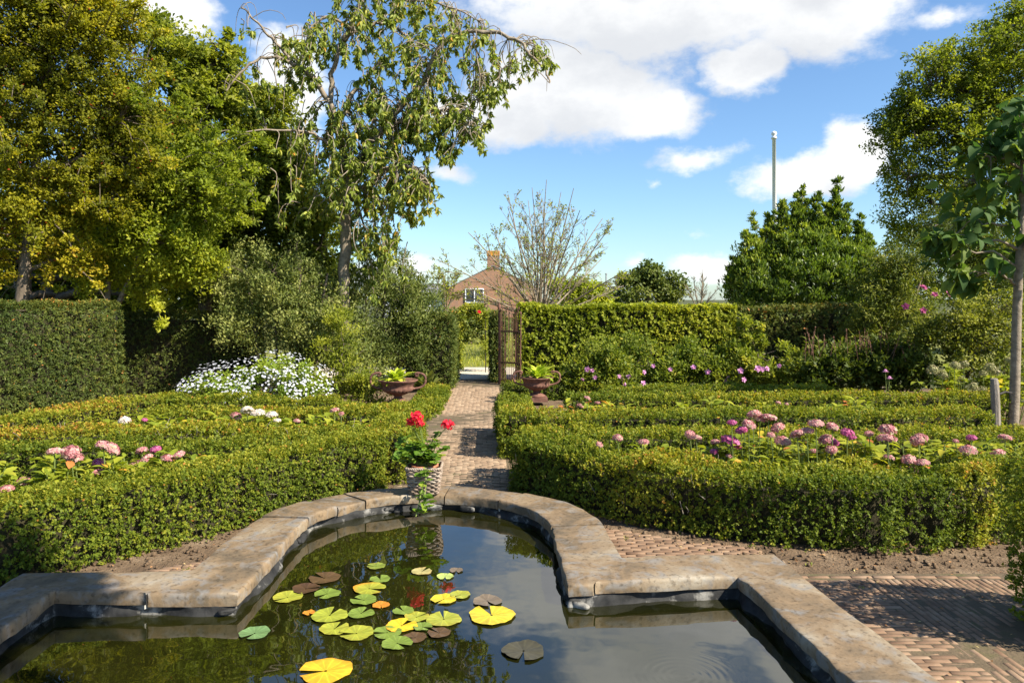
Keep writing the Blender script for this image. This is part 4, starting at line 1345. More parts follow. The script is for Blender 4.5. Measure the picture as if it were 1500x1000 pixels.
# weeping cherry, laid out branch by branch
def cherry():
    base = at(506, 590, 13.0)
    org = np.array([base[0], base[1], 0.0])
    root = thing('weeping_cherry', tuple(org), 'tall weeping cherry with twisting grey branches and drooping leaves', 'tree')
    wd = MB()
    Y = 13.0

    def br(pts, r0, r1, y0=Y, y1=Y):
        n_ = len(pts)
        P = np.array([at(px, py, y0 + (y1 - y0) * i / max(1, n_ - 1)) for i, (px, py) in enumerate(pts)])
        P = smooth_line(P, 2)
        P[1:-1] += R.normal(0, .012, (len(P) - 2, 3))
        wd.tube(P - org, np.linspace(r0, r1, len(P)), 8, cap=True)
        return P

    B = []
    br([(506, 600), (505, 450), (503, 400), (508, 345), (505, 300), (510, 268), (520, 236)], .108, .085)
    B.append(br([(516, 248), (545, 207), (572, 172), (592, 152), (615, 128), (632, 95), (647, 58), (690, 45), (735, 48), (765, 64), (778, 84), (800, 100), (805, 122)], .068, .012, Y, Y - .7))
    B.append(br([(512, 262), (500, 215), (488, 165), (482, 137), (490, 93), (502, 58), (520, 46), (545, 36), (560, 32), (578, 40), (600, 55), (615, 85)], .06, .014, Y, Y + .2))
    B.append(br([(502, 60), (512, 43), (525, 12), (535, -20), (545, -45)], .05, .02, Y, Y + .3))
    B.append(br([(482, 150), (463, 120), (447, 100), (423, 90), (400, 83), (373, 88), (350, 108), (330, 132)], .05, .01, Y, Y - .5))
    B.append(br([(425, 90), (420, 80), (403, 60), (380, 37), (353, 10)], .035, .012, Y - .2, Y - .3))
    B.append(br([(495, 190), (510, 150), (523, 127), (547, 100), (577, 80), (600, 62), (630, 40)], .05, .012, Y, Y + .6))
    B.append(br([(512, 285), (532, 274), (557, 257), (575, 240), (605, 245), (630, 270)], .055, .01, Y, Y - .6))
    B.append(br([(505, 235), (470, 200), (443, 192), (400, 190), (352, 194)], .035, .008, Y, Y - .7))
    B.append(br([(560, 185), (590, 180), (630, 160), (665, 165), (690, 200)], .035, .008, Y, Y - .3))
    B.append(br([(535, -20), (590, 0), (650, 5), (700, 30)], .03, .008, Y + .3, Y - .2))
    B.append(br([(520, 46), (480, 20), (455, 40), (440, 75)], .03, .008, Y, Y - .3))
    B.append(br([(690, 45), (700, 90), (705, 140), (690, 180)], .018, .006, Y - .4, Y - .6))
    B.append(br([(765, 64), (745, 90), (730, 110)], .014, .005, Y - .6, Y - .7))
    allb = np.concatenate(B)
    for _ in range(110):        # bare hooked twiglets
        p0_ = allb[int(R.integers(len(allb)))]
        e_ = R.normal(0, .22, 3) * (1, .8, .6)
        tw_ = smooth_line(np.array([p0_, p0_ + e_ * .5 + (0, 0, .10), p0_ + e_, p0_ + e_ * 1.15 - (0, 0, R.uniform(.1, .3))]), 1)
        wd.tube(tw_ - org, np.linspace(.008, .003, len(tw_)), 4, cap=False)
    # where the foliage hangs: px, py, radius px x, y
    masses = [(600, 130, 70, 70, 3.2), (640, 180, 45, 55, 2.2), (530, 200, 55, 60, 2.9), (560, 260, 60, 50, 2.6), (610, 285, 35, 35, 1.3), (440, 90, 45, 40, 1.1), (500, 50, 55, 40, 1.2),
              (600, 40, 80, 35, 1.0), (690, 60, 45, 35, .55), (740, 105, 40, 45, .6), (695, 165, 25, 55, .8), (795, 85, 22, 18, .35), (460, 210, 60, 45, .9), (420, 290, 60, 50, .35),
              (480, 285, 50, 45, 1.5), (545, 350, 40, 25, .9), (380, 150, 40, 40, .25), (575, -10, 90, 30, 1.0), (358, 50, 14, 8, .08), (560, 400, 35, 30, .6)]
    wts = np.array([m[4] for m in masses])
    nt_ = 980
    P_, D_, N_, Lw = [], [], [], []
    for q in range(nt_):
        m = masses[R.choice(len(masses), p=wts / wts.sum())]
        a, rr = R.uniform(0, 6.28), R.uniform(0, 1) ** .5
        c = at(m[0] + m[2] * rr * math.cos(a), m[1] + m[3] * rr * math.sin(a), Y + R.normal(0, .55))
        d = np.linalg.norm(allb - c - np.array([0, 0, .25]), axis=1)
        s = allb[np.argmin(d)]
        if d.min() > .8:
            s = s * .25 + c * .75 + np.array([0, 0, .15])
        # twig rises from its branch, arches over and hangs
        top = (s + c) / 2 + np.array([R.normal(0, .06), R.normal(0, .06), R.uniform(.05, .22)])
        end = c + np.array([R.normal(0, .05), R.normal(0, .05), -R.uniform(.02, .17)])
        T_ = smooth_line(np.array([s, top, c, end]), 2)
        wd.tube(T_ - org, np.linspace(.011, .003, len(T_)), 4, cap=False)
        nl = int(R.integers(24, 40))
        bt = R.uniform(.4, 1.0, int(R.integers(2, 5)))
        bt[0] = 1.0
        tt = np.clip(bt[R.integers(0, len(bt), nl)] + R.normal(0, .07, nl), 0, 1)
        ii = np.clip((tt * (len(T_) - 1)).astype(int), 0, len(T_) - 2)
        fr = (tt * (len(T_) - 1) - ii)[:, None]
        P_.append(T_[ii] * (1 - fr) + T_[ii + 1] * fr + R.normal(0, .012, (nl, 3)))
        D_.append(R.normal(0, .5, (nl, 3)) + np.array([0, 0, -.8]))
        N_.append(R.normal(0, .7, (nl, 3)) + np.array([.3, -.2, .6]))
    P_, D_, N_ = map(np.concatenate, (P_, D_, N_))
    n_ = len(P_)
    t_ = np.clip(.5 + .22 * R.normal(0, 1, n_) + .15 * wob(P_, 2, 4), 0, .96)
    t_ = np.where(R.random(n_) < .006, 1, t_)
    L_ = R.uniform(.07, .125, n_)
    wd.build('trunk', M['bark_pale'], root, smooth=True)
    link('crown', bigleaves('crown', P_ - org, D_, N_, L_, L_ * .38, t_, prof=PROF_LONG, fold=.22, droop=.25), M['cherry'], root)


cherry()


def twiggy(name, base_px, Y, stems, spread, top, label, leaves=900, leafmat='lime', seed=3, r0=.05):
    """open, vase-shaped tree that has lost most of its leaves: straight stems fanning from a low trunk"""
    g = np.random.default_rng(seed)
    base = at(base_px, 440, Y)
    org = np.array([base[0], base[1], 0.0])
    root = thing(name, tuple(org), label, 'tree')
    wd = MB()
    tips = []

    def grow(p, d, L_, r, lev):
        n_ = 7
        P = [p]
        dd = d.copy()
        for k in range(n_):
            dd = unit((dd + g.normal(0, .028, 3) + np.array([0, 0, .0 if lev == 0 else .015]))[None])[0]
            P.append(P[-1] + dd * L_ / n_)
        P = np.array(P)
        wd.tube(P - org, np.linspace(r, max(.004, r * .25), len(P)), 6 if lev == 0 else 4, cap=False)
        if lev >= 1:
            tips.append(P[2:])
        if lev < 3:
            m = (10, 5, 3)[lev]
            for k in range(m):
                t = g.uniform(.25, .97)
                i = int(t * n_)
                side = unit(np.cross(dd, g.normal(size=3))[None])[0]
                nd = unit((dd * .85 + side * g.uniform(.35, .65))[None])[0]
                grow(P[i], nd, L_ * (1.05 - t * .75) * g.uniform(.35, .55), max(.005, r * (1 - .75 * t) * .5), lev + 1)

    wd.tube(np.array([[base[0], base[1], 0], [base[0], base[1], .5], [base[0], base[1], 1.15]]) - org, [r0 * 3, r0 * 2.6, r0 * 2.4], 9)
    for k in range(stems):
        a = 2.39996 * k
        tl = spread * (k + .6) / stems
        d = np.array([math.cos(a) * math.sin(tl), math.sin(a) * math.sin(tl), math.cos(tl)])
        grow(np.array([base[0] + r0 * 1.5 * math.cos(a), base[1], 1.0 + g.uniform(-.1, .25)]), d, top * (1 - .18 * tl) * g.uniform(.85, 1.05), r0, 0)
    wd.build('trunk', M['bark_pale'], root, smooth=True)
    tp = np.concatenate(tips)
    i = g.choice(len(tp), leaves)
    P_ = tp[i] + g.normal(0, .03, (leaves, 3))
    link('crown', kites('crown', P_ - org, g.normal(0, 1, (leaves, 3)), g.normal(0, 1, (leaves, 3)), .065, .036, g.uniform(.2, 1, leaves)), M[leafmat], root)


twiggy('bare_tree', 792, 20.5, 24, 1.38, 3.75, 'nearly bare vase-shaped tree behind the hornbeam hedge', 3300, r0=.034)
twiggy('bare_sapling', 652, 21.5, 4, .45, 1.7, 'thin bare sapling in front of the house roof', 900, seed=8, r0=.022)
twiggy('bare_bush', 1025, 44, 6, .7, 2.2, 'small bare bush on the skyline beside the round olive tree', 60, seed=5, r0=.05)

# ------------------------------------------------------------------ house, pole, lamp post
YH = 62.0
sc_ = YH / 1100
hx0, hx1 = (652 - 718) * sc_, (792 - 718) * sc_
apex = at(722, 390, YH)[2]
eave = at(650, 424, YH)[2]
house = thing('brick_house', ((hx0 + hx1) / 2, YH, 0), 'red brick house with gable, white window and grey wing beyond the garden gate', 'house')
ho = np.array(house.location)
mb = MB()
dep = 9.0
g0, g1, mid = hx0, hx1, (722 - 718) * sc_
Vh = np.array([[g0, YH, 0], [g1, YH, 0], [g1, YH, eave], [mid, YH, apex], [g0, YH, eave], [g0, YH + dep, 0], [g1, YH + dep, 0], [g1, YH + dep, eave], [mid, YH + dep, apex], [g0, YH + dep, eave]]) - ho
mb.add(Vh, [(0, 1, 2, 3, 4), (9, 8, 7, 6, 5), (0, 4, 9, 5), (1, 6, 7, 2)])
mb.build('wall', M['housebrick'], house)
mb = MB()
for sgn, gx in ((-1, g0), (1, g1)):
    a, b = np.array([mid, 0, apex + .02]), np.array([gx + sgn * .25, 0, eave - .12])
    nrm_ = np.array([0, 0, .07])
    Vr = []
    for p in (a, b):
        for y in (YH - .03, YH + dep + .18):
            for k in (0, 1):
                q_ = p.copy(); q_[1] = y
                Vr.append(q_ + nrm_ * k)
    Vr = np.array(Vr) - ho
    mb.add(Vr, [(0, 2, 6, 4), (1, 5, 7, 3), (0, 4, 5, 1), (2, 3, 7, 6), (4, 6, 7, 5), (0, 1, 3, 2)])
rf = mb.build('roof', M['rooftile'], house)
mb = MB()
ch = at(722.5, 392, YH + .7)
ctop = at(722.5, 373, YH + .7)[2]
mb.box(np.array([ch[0], YH + .7, (ctop + apex) / 2 - .3]) - ho, (1.0, .7, ctop - apex + .6))
chm = mb.build('chimney', M['housebrick'], rf)
mb = MB()
mb.box(np.array([ch[0], YH + .7, ctop + .1]) - ho, (1.08, .78, .42))
mb.build('chimney_top', M['orange'], rf)
w0, w1 = at(682, 443, YH), at(708, 423, YH)
fw = MB()
cx0, cz0 = (w0[0] + w1[0]) / 2, (w0[2] + w1[2]) / 2
ww, wh = w1[0] - w0[0], w1[2] - w0[2]
for dx in (-ww / 2, 0, ww / 2):
    fw.box(np.array([cx0 + dx, YH - .05, cz0]) - ho, (.08, .12, wh + .08))
for dz in (-wh / 2, wh / 2):
    fw.box(np.array([cx0, YH - .052, cz0 + dz]) - ho, (ww + .08, .11, .08))
wf = fw.build('window', M['whitepaint'], house)
pn = MB()
pn.box(np.array([cx0, YH - .015, cz0]) - ho, (ww - .05, .03, wh - .05))
pn.build('pane', M['glass'], wf)
wg = MB()
wx0, wx1 = (560 - 718) * sc_, hx0 - .02
wz = at(600, 415, YH)[2]
wg.box(np.array([(wx0 + wx1) / 2, YH + 3.2, .9]) - ho, (wx1 - wx0, 5, 1.8))
wgo = wg.build('wing', M['whitepaint'], house)
rr_ = MB()
nrow = 60
xs = np.linspace(wx0, wx1, nrow * 4 + 1)
zz = .045 * np.abs(np.sin(np.arange(len(xs)) * math.pi / 4))
Vr = np.concatenate([np.c_[xs, np.full(len(xs), YH + .4), 1.75 + zz], np.c_[xs, np.full(len(xs), YH + 3.2), wz + zz]]) - ho
nn = len(xs)
rr_.add(Vr, [(i, i + 1, nn + i + 1, nn + i) for i in range(nn - 1)])
Vb = np.concatenate([np.c_[xs, np.full(len(xs), YH + 3.2), wz + zz - .01], np.c_[xs, np.full(len(xs), YH + 6.0), 1.75 + zz]]) - ho
rr_.add(Vb, [(i, i + 1, nn + i + 1, nn + i) for i in range(nn - 1)])
rr_.build('wing_roof', M['rooftile'], house)

pb = at(1135, 438, 28.0)
pole = thing('flagpole', (pb[0], 28.0, 0), 'tall white flagpole rising behind the laurel', 'flagpole')
mb = MB()
ptop = at(1134, 203, 28.0)[2]
mb.tube([(0, 0, 0), (0, 0, ptop * .5), (-.03, 0, ptop)], [.11, .09, .065], 16)
mb.build('mast', M['whitepaint'], pole, smooth=True)
mb = MB()
mb.lathe([(.001, -.02), (.10, -.02), (.10, .05), (.045, .08), (.09, .14), (.105, .19), (.07, .25), (.001, .28)], 20, loc=(-.03, 0, ptop))
mb.build('finial', M['whitepaint'], pole, smooth=True)
lp = at(888, 438, 40.0)
lamp = thing('lamp_post', (lp[0], 40.0, 0), 'thin grey post standing beyond the hornbeam hedge', 'post')
mb = MB()
mb.tube([(0, 0, 0), (0, 0, at(888, 402, 40)[2])], [.06, .04], 10)
mb.build('mast', M['lead'], lamp)
mb = MB()
mb.lathe([(.001, 0), (.06, 0), (.06, .05), (.001, .08)], 12, loc=(0, 0, at(888, 402, 40)[2]))
mb.build('cap', M['lead'], lamp)

# ------------------------------------------------------------------ gate, arch, urns, post, basket
gate = thing('iron_gate', (.2, 14.1, 0), 'rusty iron gate of tall thin bars, open against the hedge', 'gate')
mb = MB()
gd = unit(np.array([[.62, -.60, 0]]))[0]
GL, GH = .50, 1.36
for k in range(12):
    p = gd * GL * k / 11
    rr = .011 if k in (0, 11) else .0075
    hgt = GH + .05 * math.sin(k * 2.1)
    b = MB()
    b.tube([p + (0, 0, .03), p + (R.normal(0, .006), 0, hgt * .5), p + (R.normal(0, .008), 0, hgt)], [rr, rr, rr * .8], 7)
    b.tube([p + (0, 0, hgt), p + (0, 0, hgt + .025), p + (0, 0, hgt + .07)], [rr * .8, rr * 1.7, .001], 7)
    b.build('bar', M['rust'], gate)
for z in (.08, .42, 1.0):
    b = MB()
    c = gd * GL / 2
    b.box((c[0], c[1], z), (GL, .012, .03), rz=math.atan2(gd[1], gd[0]))
    b.build('rail', M['rust'], gate)
b = MB()
b.tube([(-.03, .03, 0), (-.03, .03, 1.42)], .02, 10)
b.lathe([(.001, 1.42), (.028, 1.42), (.034, 1.46), (.02, 1.5), (.001, 1.55)], 12, loc=(-.03, .03, 0))
b.build('gate_post', M['rust'], gate)

arch = thing('rose_arch', (-.40, 16.6, 0), 'garden arch covered in climbing rose with one red bloom', 'arch')
mb = MB()
for dy in (-.2, .2):
    aa = np.linspace(math.pi, 0, 15)
    P = np.concatenate([[(-.30, dy, 0)], np.c_[.30 * np.cos(aa), np.full(15, dy), 1.05 + .30 * np.sin(aa)], [(.30, dy, 0)]])
    mb.tube(P, .012, 6)
for a in np.linspace(math.pi, 0, 7):
    x, z = .30 * math.cos(a), 1.05 + .30 * math.sin(a)
    mb.tube([(x, -.2, z), (x, .2, z)], .007, 5)
mb.build('frame', M['darkwood'], arch)
cen = []
for _ in range(170):
    t = R.uniform(0, 1)
    if t < .40:
        c = np.array([-.32, 0, R.uniform(.1, 1.1)])
    elif t < .88:
        a = R.uniform(0, math.pi); c = np.array([.32 * math.cos(a), 0, 1.06 + .32 * math.sin(a)])
    else:
        c = np.array([.32, 0, R.uniform(.2, 1.1)])
    cen.append(c + R.normal(0, 1, 3) * (.05, .13, .05))
foliage_mesh('climbing_leaves', np.array(cen), .10, 34, .06, .036, M['mallow'], arch, np.zeros(3))


def petals(n, r, tilt=.3, cup=.2, w=.7):
    """one simple flower with n petals: vertices and faces"""
    V, Fc = [(0, 0, 0)], []
    for k in range(n):
        a = 2 * math.pi * k / n
        for da, rr, z in ((-w * math.pi / n, .62, cup * .5), (0, 1.0, cup), (w * math.pi / n, .62, cup * .5)):
            V.append((r * rr * math.cos(a + da), r * rr * math.sin(a + da), r * z))
        b = 1 + 3 * k
        Fc.append((0, b, b + 1, b + 2))
    return np.array(V), Fc


def rot_to(nrm, spin=0.0):
    z = unit(np.asarray(nrm, float)[None])[0]
    x = np.cross((0, 1, .01), z); x /= np.linalg.norm(x)
    y = np.cross(z, x)
    c, s = math.cos(spin), math.sin(spin)
    return np.stack([x * c + y * s, -x * s + y * c, z], 1)


def rose_mesh(r):
    mb = MB()
    for ring, (n_, sc, cup) in enumerate(((5, 1.0, .35), (5, .75, .6), (4, .5, .8), (3, .3, .9))):
        V, Fc = petals(n_, r * sc, cup=cup, w=1.1)
        Rm = rot_to((0, 0, 1), ring * .6)
        mb.add(V @ Rm.T + (0, 0, r * .12 * ring), Fc, R.uniform(0, 1, len(Fc)))
    return mb.mesh('rose_flower')


rm = rose_mesh(.07)
rm.materials.append(M['red'])
for (px, py, s_) in ((702, 457, .7),):
    f = link('rose_flower', rm, None, arch)
    p = at(px, py, 16.25) - np.array(arch.location)
    f.location = p
    f.rotation_euler = (1.1, 0, .2)
    f.scale = (s_,) * 3


def urn(px, foot_py, Y, k, label, lean=0.0):
    c = at(px, foot_py, Y)
    root = thing('garden_urn', (c[0], Y, c[2]), label, 'urn', 'cast iron urns flanking the path')
    r, h = .285 * k, .34 * k
    mb = MB()
    prof = [(.001, 0), (.15 * k, 0), (.15 * k, .03 * k), (.12 * k, .045 * k), (.065 * k, .075 * k), (.055 * k, .10 * k), (.07 * k, .115 * k), (.10 * k, .125 * k), (.19 * k, .17 * k),
            (.225 * k, .215 * k), (.22 * k, .24 * k), (.23 * k, .26 * k), (.25 * k, .30 * k), (r, .325 * k), (r * 1.03, h), (r * .97, h + .004), (.24 * k, .31 * k), (.001, .30 * k)]
    mb.lathe(prof, 72, flute=22, amp=.08, fz=(.12 * k, .22 * k))
    mb.build('bowl', M['rust'], root, smooth=True)
    b = MB()
    b.box((0, 0, -.03), (.36 * k, .36 * k, .06))
    b.build('plinth', M['rust'], root)
    for sg in (-1, 1):
        t = np.linspace(0, 1, 22)
        x = sg * k * (.235 + .16 * np.sin(t * math.pi * .95) + .02 * t)
        z = k * (.21 + .23 * t - .03 * np.sin(2 * math.pi * t))
        P = np.c_[x, np.zeros(22), z]
        aa = np.linspace(0, 1.6 * math.pi, 12)
        curl = np.c_[P[-1, 0] - sg * .035 * k * np.sin(aa) * (1 - aa / 9), np.zeros(12), P[-1, 2] - .035 * k * (1 - np.cos(aa)) * (1 - aa / 9)]
        b = MB()
        b.tube(np.concatenate([P, curl[1:]]), .017 * k, 8)
        b.build('handle', M['rust'], root, smooth=True)
    so = MB()
    so.lathe([(.24 * k, .312 * k), (.001, .325 * k)], 30)
    so.build('potting_soil', M['soil'], root)
    return root, c, h, k


def rosette(name, loc, label, cat, n, L, W, mat, group=None, prof=PROF_HEART, el=(.3, 1.2), stem=.08, droop=.4):
    root = thing(name, tuple(loc), label, cat, group)
    a = R.uniform(0, 6.28, n)
    e = R.uniform(el[0], el[1], n)
    D = np.c_[np.cos(a) * np.cos(e), np.sin(a) * np.cos(e), np.sin(e)]
    sl = stem * R.uniform(.5, 1.3, n)[:, None]
    P = D * sl + R.normal(0, .02, (n, 3)) * (1, 1, 0)
    Nn = np.c_[-np.cos(a) * np.sin(e), -np.sin(a) * np.sin(e), np.cos(e)]
    Ls = L * R.uniform(.7, 1.2, n)
    st = MB()
    for p in P:
        st.tube([p * .02, p * .55, p], .004, 4, cap=False)
    st.build('leaf_stalks', M['stem'], root)
    link('leaves', bigleaves('leaves', P, D, Nn, Ls, Ls * W / L, np.clip(R.normal(.5, .22, n), 0, 1), prof=prof, droop=droop, fold=.12), mat, root)
    return root


_, c, h, k = urn(583, 590, 11.0, 1.0, 'rusty urn with scrolled handles left of the path')
rosette('hosta', (c[0] - .02, 11.0, c[2] + .32), 'yellow-green hosta growing in the left urn', 'plant', 46, .17, .095, M['hosta'], el=(.1, 1.2))
_, c, h, k = urn(786, 581, 11.4, .88, 'rusty urn with scrolled handles right of the path')
rosette('hosta', (c[0] + .02, 11.4, c[2] + .28), 'yellow-green hosta growing in the right urn', 'plant', 44, .165, .085, M['hosta'], el=(.15, 1.3))
rosette('hosta', (-1.05, 12.9, .0), 'blue-green hosta on the ground behind the left urn handle', 'plant', 30, .18, .09, M['greygreen'], stem=.2, el=(.5, 1.3))

p = at(1460, 642, 8.7)
post = thing('wooden_post', (p[0], 8.7, 0), 'short weathered wooden stake beside the young tree', 'post')
mb = MB()
Pp = [(0, 0, 0), (-.01, 0, .3), (-.025, 0, .62), (-.03, 0, .68)]
mb.tube(Pp, [.05, .048, .046, .036], 10)
mb.build('stake', M['greywood'], post, smooth=False)
b = MB()
b.tube([(.03, .0, .5), (.14, .06, .52), (.24, .1, .5)], .012, 6)
b.build('tie_strap', M['darkwood'], post)

bench = at(336, 520, 13.0)
bn = thing('garden_bench', (bench[0], 13.0, 0), 'dark wooden bench half hidden between yew hedge and daisies', 'bench')
b = MB()
zt = at(330, 494, 13)[2]
b.box((0, 0, zt), (.62, .04, .06)); b.box((0, 0.004, zt - .14), (.6, .03, .05))
b.build('backrest', M['darkwood'], bn)
for sx in (-.28, .28):
    b = MB(); b.box((sx, 0, zt / 2), (.05, .05, zt - .065)); b.build('leg', M['darkwood'], bn)
for sx in (-.28, .28):
    b = MB(); b.box((sx, -.4, .2), (.05, .05, .4)); b.build('leg', M['darkwood'], bn)
b = MB(); b.box((0, -.21, .43), (.64, .46, .04)); b.build('seat', M['darkwood'], bn)

# basket on the coping
bc = at(622, 712, 5.86)
BX, BY = bc[0], 5.86
basket = thing('wicker_basket', (BX, BY, .103), 'square grey wicker basket standing on the pond coping', 'basket')


def sq(half, n=9, rc=.03):
    """rounded square outline"""
    P = []
    for q in range(4):
        a0 = q * math.pi / 2
        ccx, ccy = (half - rc) * (1 if q in (0, 3) else -1), (half - rc) * (1 if q in (0, 1) else -1)
        for t in np.linspace(0, math.pi / 2, 4):
            P.append((ccx + rc * math.cos(a0 + t), ccy + rc * math.sin(a0 + t)))
    P = np.array(P + [P[0]])
    s = np.r_[0, np.cumsum(np.linalg.norm(np.diff(P, axis=0), axis=1))]
    u = np.linspace(0, s[-1], n, endpoint=False)
    return np.c_[np.interp(u, s, P[:, 0]), np.interp(u, s, P[:, 1])], u / s[-1]


BH, nst = .200, 28
wv = MB()
rows_ = 13
for i in range(rows_):
    z = .010 + (BH - .02) * i / (rows_ - 1)
    half = .108 + .022 * i / (rows_ - 1)
    P, u = sq(half, 113)
    nrm2 = unit(P)
    ph = (i % 2) * math.pi
    off = .0075 * np.sin(u * nst * math.pi + ph)
    P3 = np.c_[P + nrm2 * off[:, None], z + .0015 * np.sin(u * 40 + i) + R.normal(0, .0008, len(P))]
    P3 = np.concatenate([P3, P3[:1]])
    wv.tube(P3, .0078, 6, tint=float(R.uniform(.2, .9)), cap=False)
wv.build('weave', M['wicker'], basket, smooth=True)
sk = MB()
for j in range(nst):
    P0, _ = sq(.106, nst); P1, _ = sq(.129, nst)
    sk.tube([(*P0[j], .002), (*((P0[j] + P1[j]) / 2), BH / 2), (*P1[j], BH + .002)], .0055, 5, tint=float(R.uniform(0, .5)))
sk.build('stakes', M['wicker'], basket)
rmb = MB()
P, u = sq(.133, 90)
for s_ in (0, math.pi):
    P3 = np.c_[P * (1 + .04 * np.sin(u * 60 * math.pi + s_))[:, None], BH + .006 * np.cos(u * 60 * math.pi + s_)]
    rmb.tube(np.concatenate([P3, P3[:1]]), .008, 6, cap=False, tint=.6)
rmb.build('rim', M['wicker'], basket, smooth=True)
pt = MB()
pt.lathe([(.001, .02), (.075, .02), (.10, .225), (.108, .225), (.108, .245), (.095, .245), (.09, .225), (.001, .222)], 30)
pot = pt.build('flower_pot', M['terracotta'], None, smooth=True)
pot.location = (BX, BY, .103)
pot.scale = (1, 1, .86)
tag(pot, 'terracotta pot sitting inside the wicker basket', 'pot')

ger = thing('geranium', (BX, BY, .30), 'potted geranium with red flower heads, leaves trailing over the pond', 'plant')
go = np.array(ger.location)
st = MB()
P_, D_, N_ = [], [], []


def ger_stem(pts, nleaf, r=.006, sp=.05):
    P = smooth_line(np.array(pts, float), 2)
    st.tube(P, np.linspace(r, r * .6, len(P)), 6)
    for _ in range(nleaf):
        i = int(R.integers(len(P) // 3, len(P)))
        d = R.normal(0, 1, 3); d[2] = abs(d[2]) * .6 + .1
        d = unit(d[None])[0]
        e = P[i] + d * R.uniform(.4, 1.2) * sp
        st.tube([P[i], (P[i] + e) / 2 + (0, 0, .005), e], .0022, 4, cap=False)
        P_.append(e); D_.append(d * (1, 1, .15) + (0, 0, -.1)); N_.append(np.array([0, 0, 1]) + R.normal(0, .4, 3) + d * .2)


for _ in range(30):
    a = R.uniform(0, 6.28); rr = R.uniform(.03, .23)
    ger_stem([(0, 0, -.02), (rr * .5 * math.cos(a), rr * .5 * math.sin(a), R.uniform(.04, .08)), (rr * math.cos(a), rr * math.sin(a), R.uniform(.03, .20))], 8)
ger_stem([(0, 0, 0), (-.08, -.05, .05), (-.15, -.06, .02)], 5)
ger_stem([(0, 0, 0), (-.10, 0, .10), (-.17, .02, .13)], 5)
ger_stem([(.0, -.06, 0), (.02, -.16, .0), (.03, -.22, -.10), (.02, -.30, -.20)], 9, sp=.05)
ger_stem([(.0, -.2, -.1), (.03, -.27, -.2), (.045, -.34, -.24)], 11, sp=.055)
ger_stem([(.0, -.2, -.1), (-.02, -.36, -.26), (-.03, -.40, -.28)], 5, sp=.045)
ger_stem([(.0, -.1, 0), (-.01, -.17, -.02), (-.02, -.18, -.06)], 4, sp=.04)
P_, D_, N_ = map(np.array, (P_, D_, N_))
n_ = len(P_)
# round scalloped geranium leaves
D2, S2, N2 = frame(D_, N_)
k_ = 15
rad = R.uniform(.021, .04, n_)
V = np.empty((n_, k_ * 2 + 1, 3))
V[:, 0] = P_ - N2 * (rad * .25)[:, None]
for j in range(k_):
    a = 2 * math.pi * j / k_
    sc1 = 1.0 + .10 * math.cos(5 * a + .3) - (.45 if j == k_ // 2 else 0)
    for lv, f_ in ((0, .6), (1, 1.0)):
        V[:, 1 + lv * k_ + j] = P_ + (D2 * math.cos(a) + S2 * math.sin(a)) * (rad * f_ * sc1)[:, None] + N2 * (rad * (.12 * f_ + .10 * math.sin(5 * a) * f_))[:, None]
pat = [(0, 1 + j, 1 + (j + 1) % k_, 0) for j in range(k_)]
mbv = [(0, 1 + 2 * j, 1 + (2 * j + 1) % k_, 1 + (2 * j + 2) % k_) for j in range(7)] + [(1 + j, 1 + k_ + j, 1 + k_ + (j + 1) % k_, 1 + (j + 1) % k_) for j in range(k_)]
link('leaves', quads_mesh('leaves', V, len(mbv), mbv, np.clip(R.normal(.5, .22, n_), 0, 1), smooth=True), M['geranium'], ger)


def cluster_mesh(name, n, R0, pet, npet, flat=1.0, full=.35, cup=.15, jit=.1):
    """ball of small flowers"""
    mb = MB()
    for i in range(n):
        z = 1 - (i + .5) / n * (1 + full)
        a = i * 2.39996
        r_ = math.sqrt(max(0, 1 - z * z))
        d = np.array([r_ * math.cos(a), r_ * math.sin(a), z])
        V, Fc = petals(npet, pet * R.uniform(.8, 1.2), cup=cup, w=.95)
        Rm = rot_to(d + R.normal(0, .25, 3), R.uniform(0, 6.28))
        c = d * R0 * (1 + R.normal(0, jit)) * np.array([1, 1, flat])
        mb.add(V @ Rm.T + c, Fc, np.clip(R.normal(.5, .25) + R.normal(0, .1, len(Fc)), 0, 1))
    mb.lathe([(.001, -R0 * .3 * flat), (R0 * .6, -R0 * .1), (R0 * .62, R0 * .3 * flat), (.001, R0 * .6 * flat)], 10)
    return mb.mesh(name)


gm = cluster_mesh('flower_head', 26, .045, .019, 5, full=.5)
gm.materials.append(M['red'])
for (px, py, Y, s_) in ((610, 611, 5.82, .95), (602, 619, 5.86, .8), (616, 621, 5.80, .7), (655, 623, 5.9, .95), (662, 621, 5.88, .4)):
    t = at(px, py, Y) - go
    f = link('flower_head', gm, None, ger)
    f.location = t
    f.scale = (s_,) * 3
    f.rotation_euler = R.uniform(-.4, .4, 3)
    if s_ > .4:
        P = smooth_line(np.array([(0, 0, .02), (t[0] * .3, t[1] * .4, t[2] * .6), t - (0, 0, .012)]), 2)
        st.tube(P, .0035, 5)
st.build('stems', M['stem'], ger)


# ------------------------------------------------------------------ hydrangeas
HEADS = {c_: [cluster_mesh('flower_head', 80, .066, .018, 4, flat=.72, full=.25, jit=.06) for _ in range(2)] for c_ in ('pink', 'magenta', 'cream')}
for c_, ms in HEADS.items():
    for m_ in ms:
        m_.materials.append(M[c_])
CONE = []
for _ in range(2):
    m_ = cluster_mesh('flower_head', 90, .075, .017, 4, flat=1.35, full=.35, jit=.1)
    m_.materials.append(M['greencream'])
    CONE.append(m_)


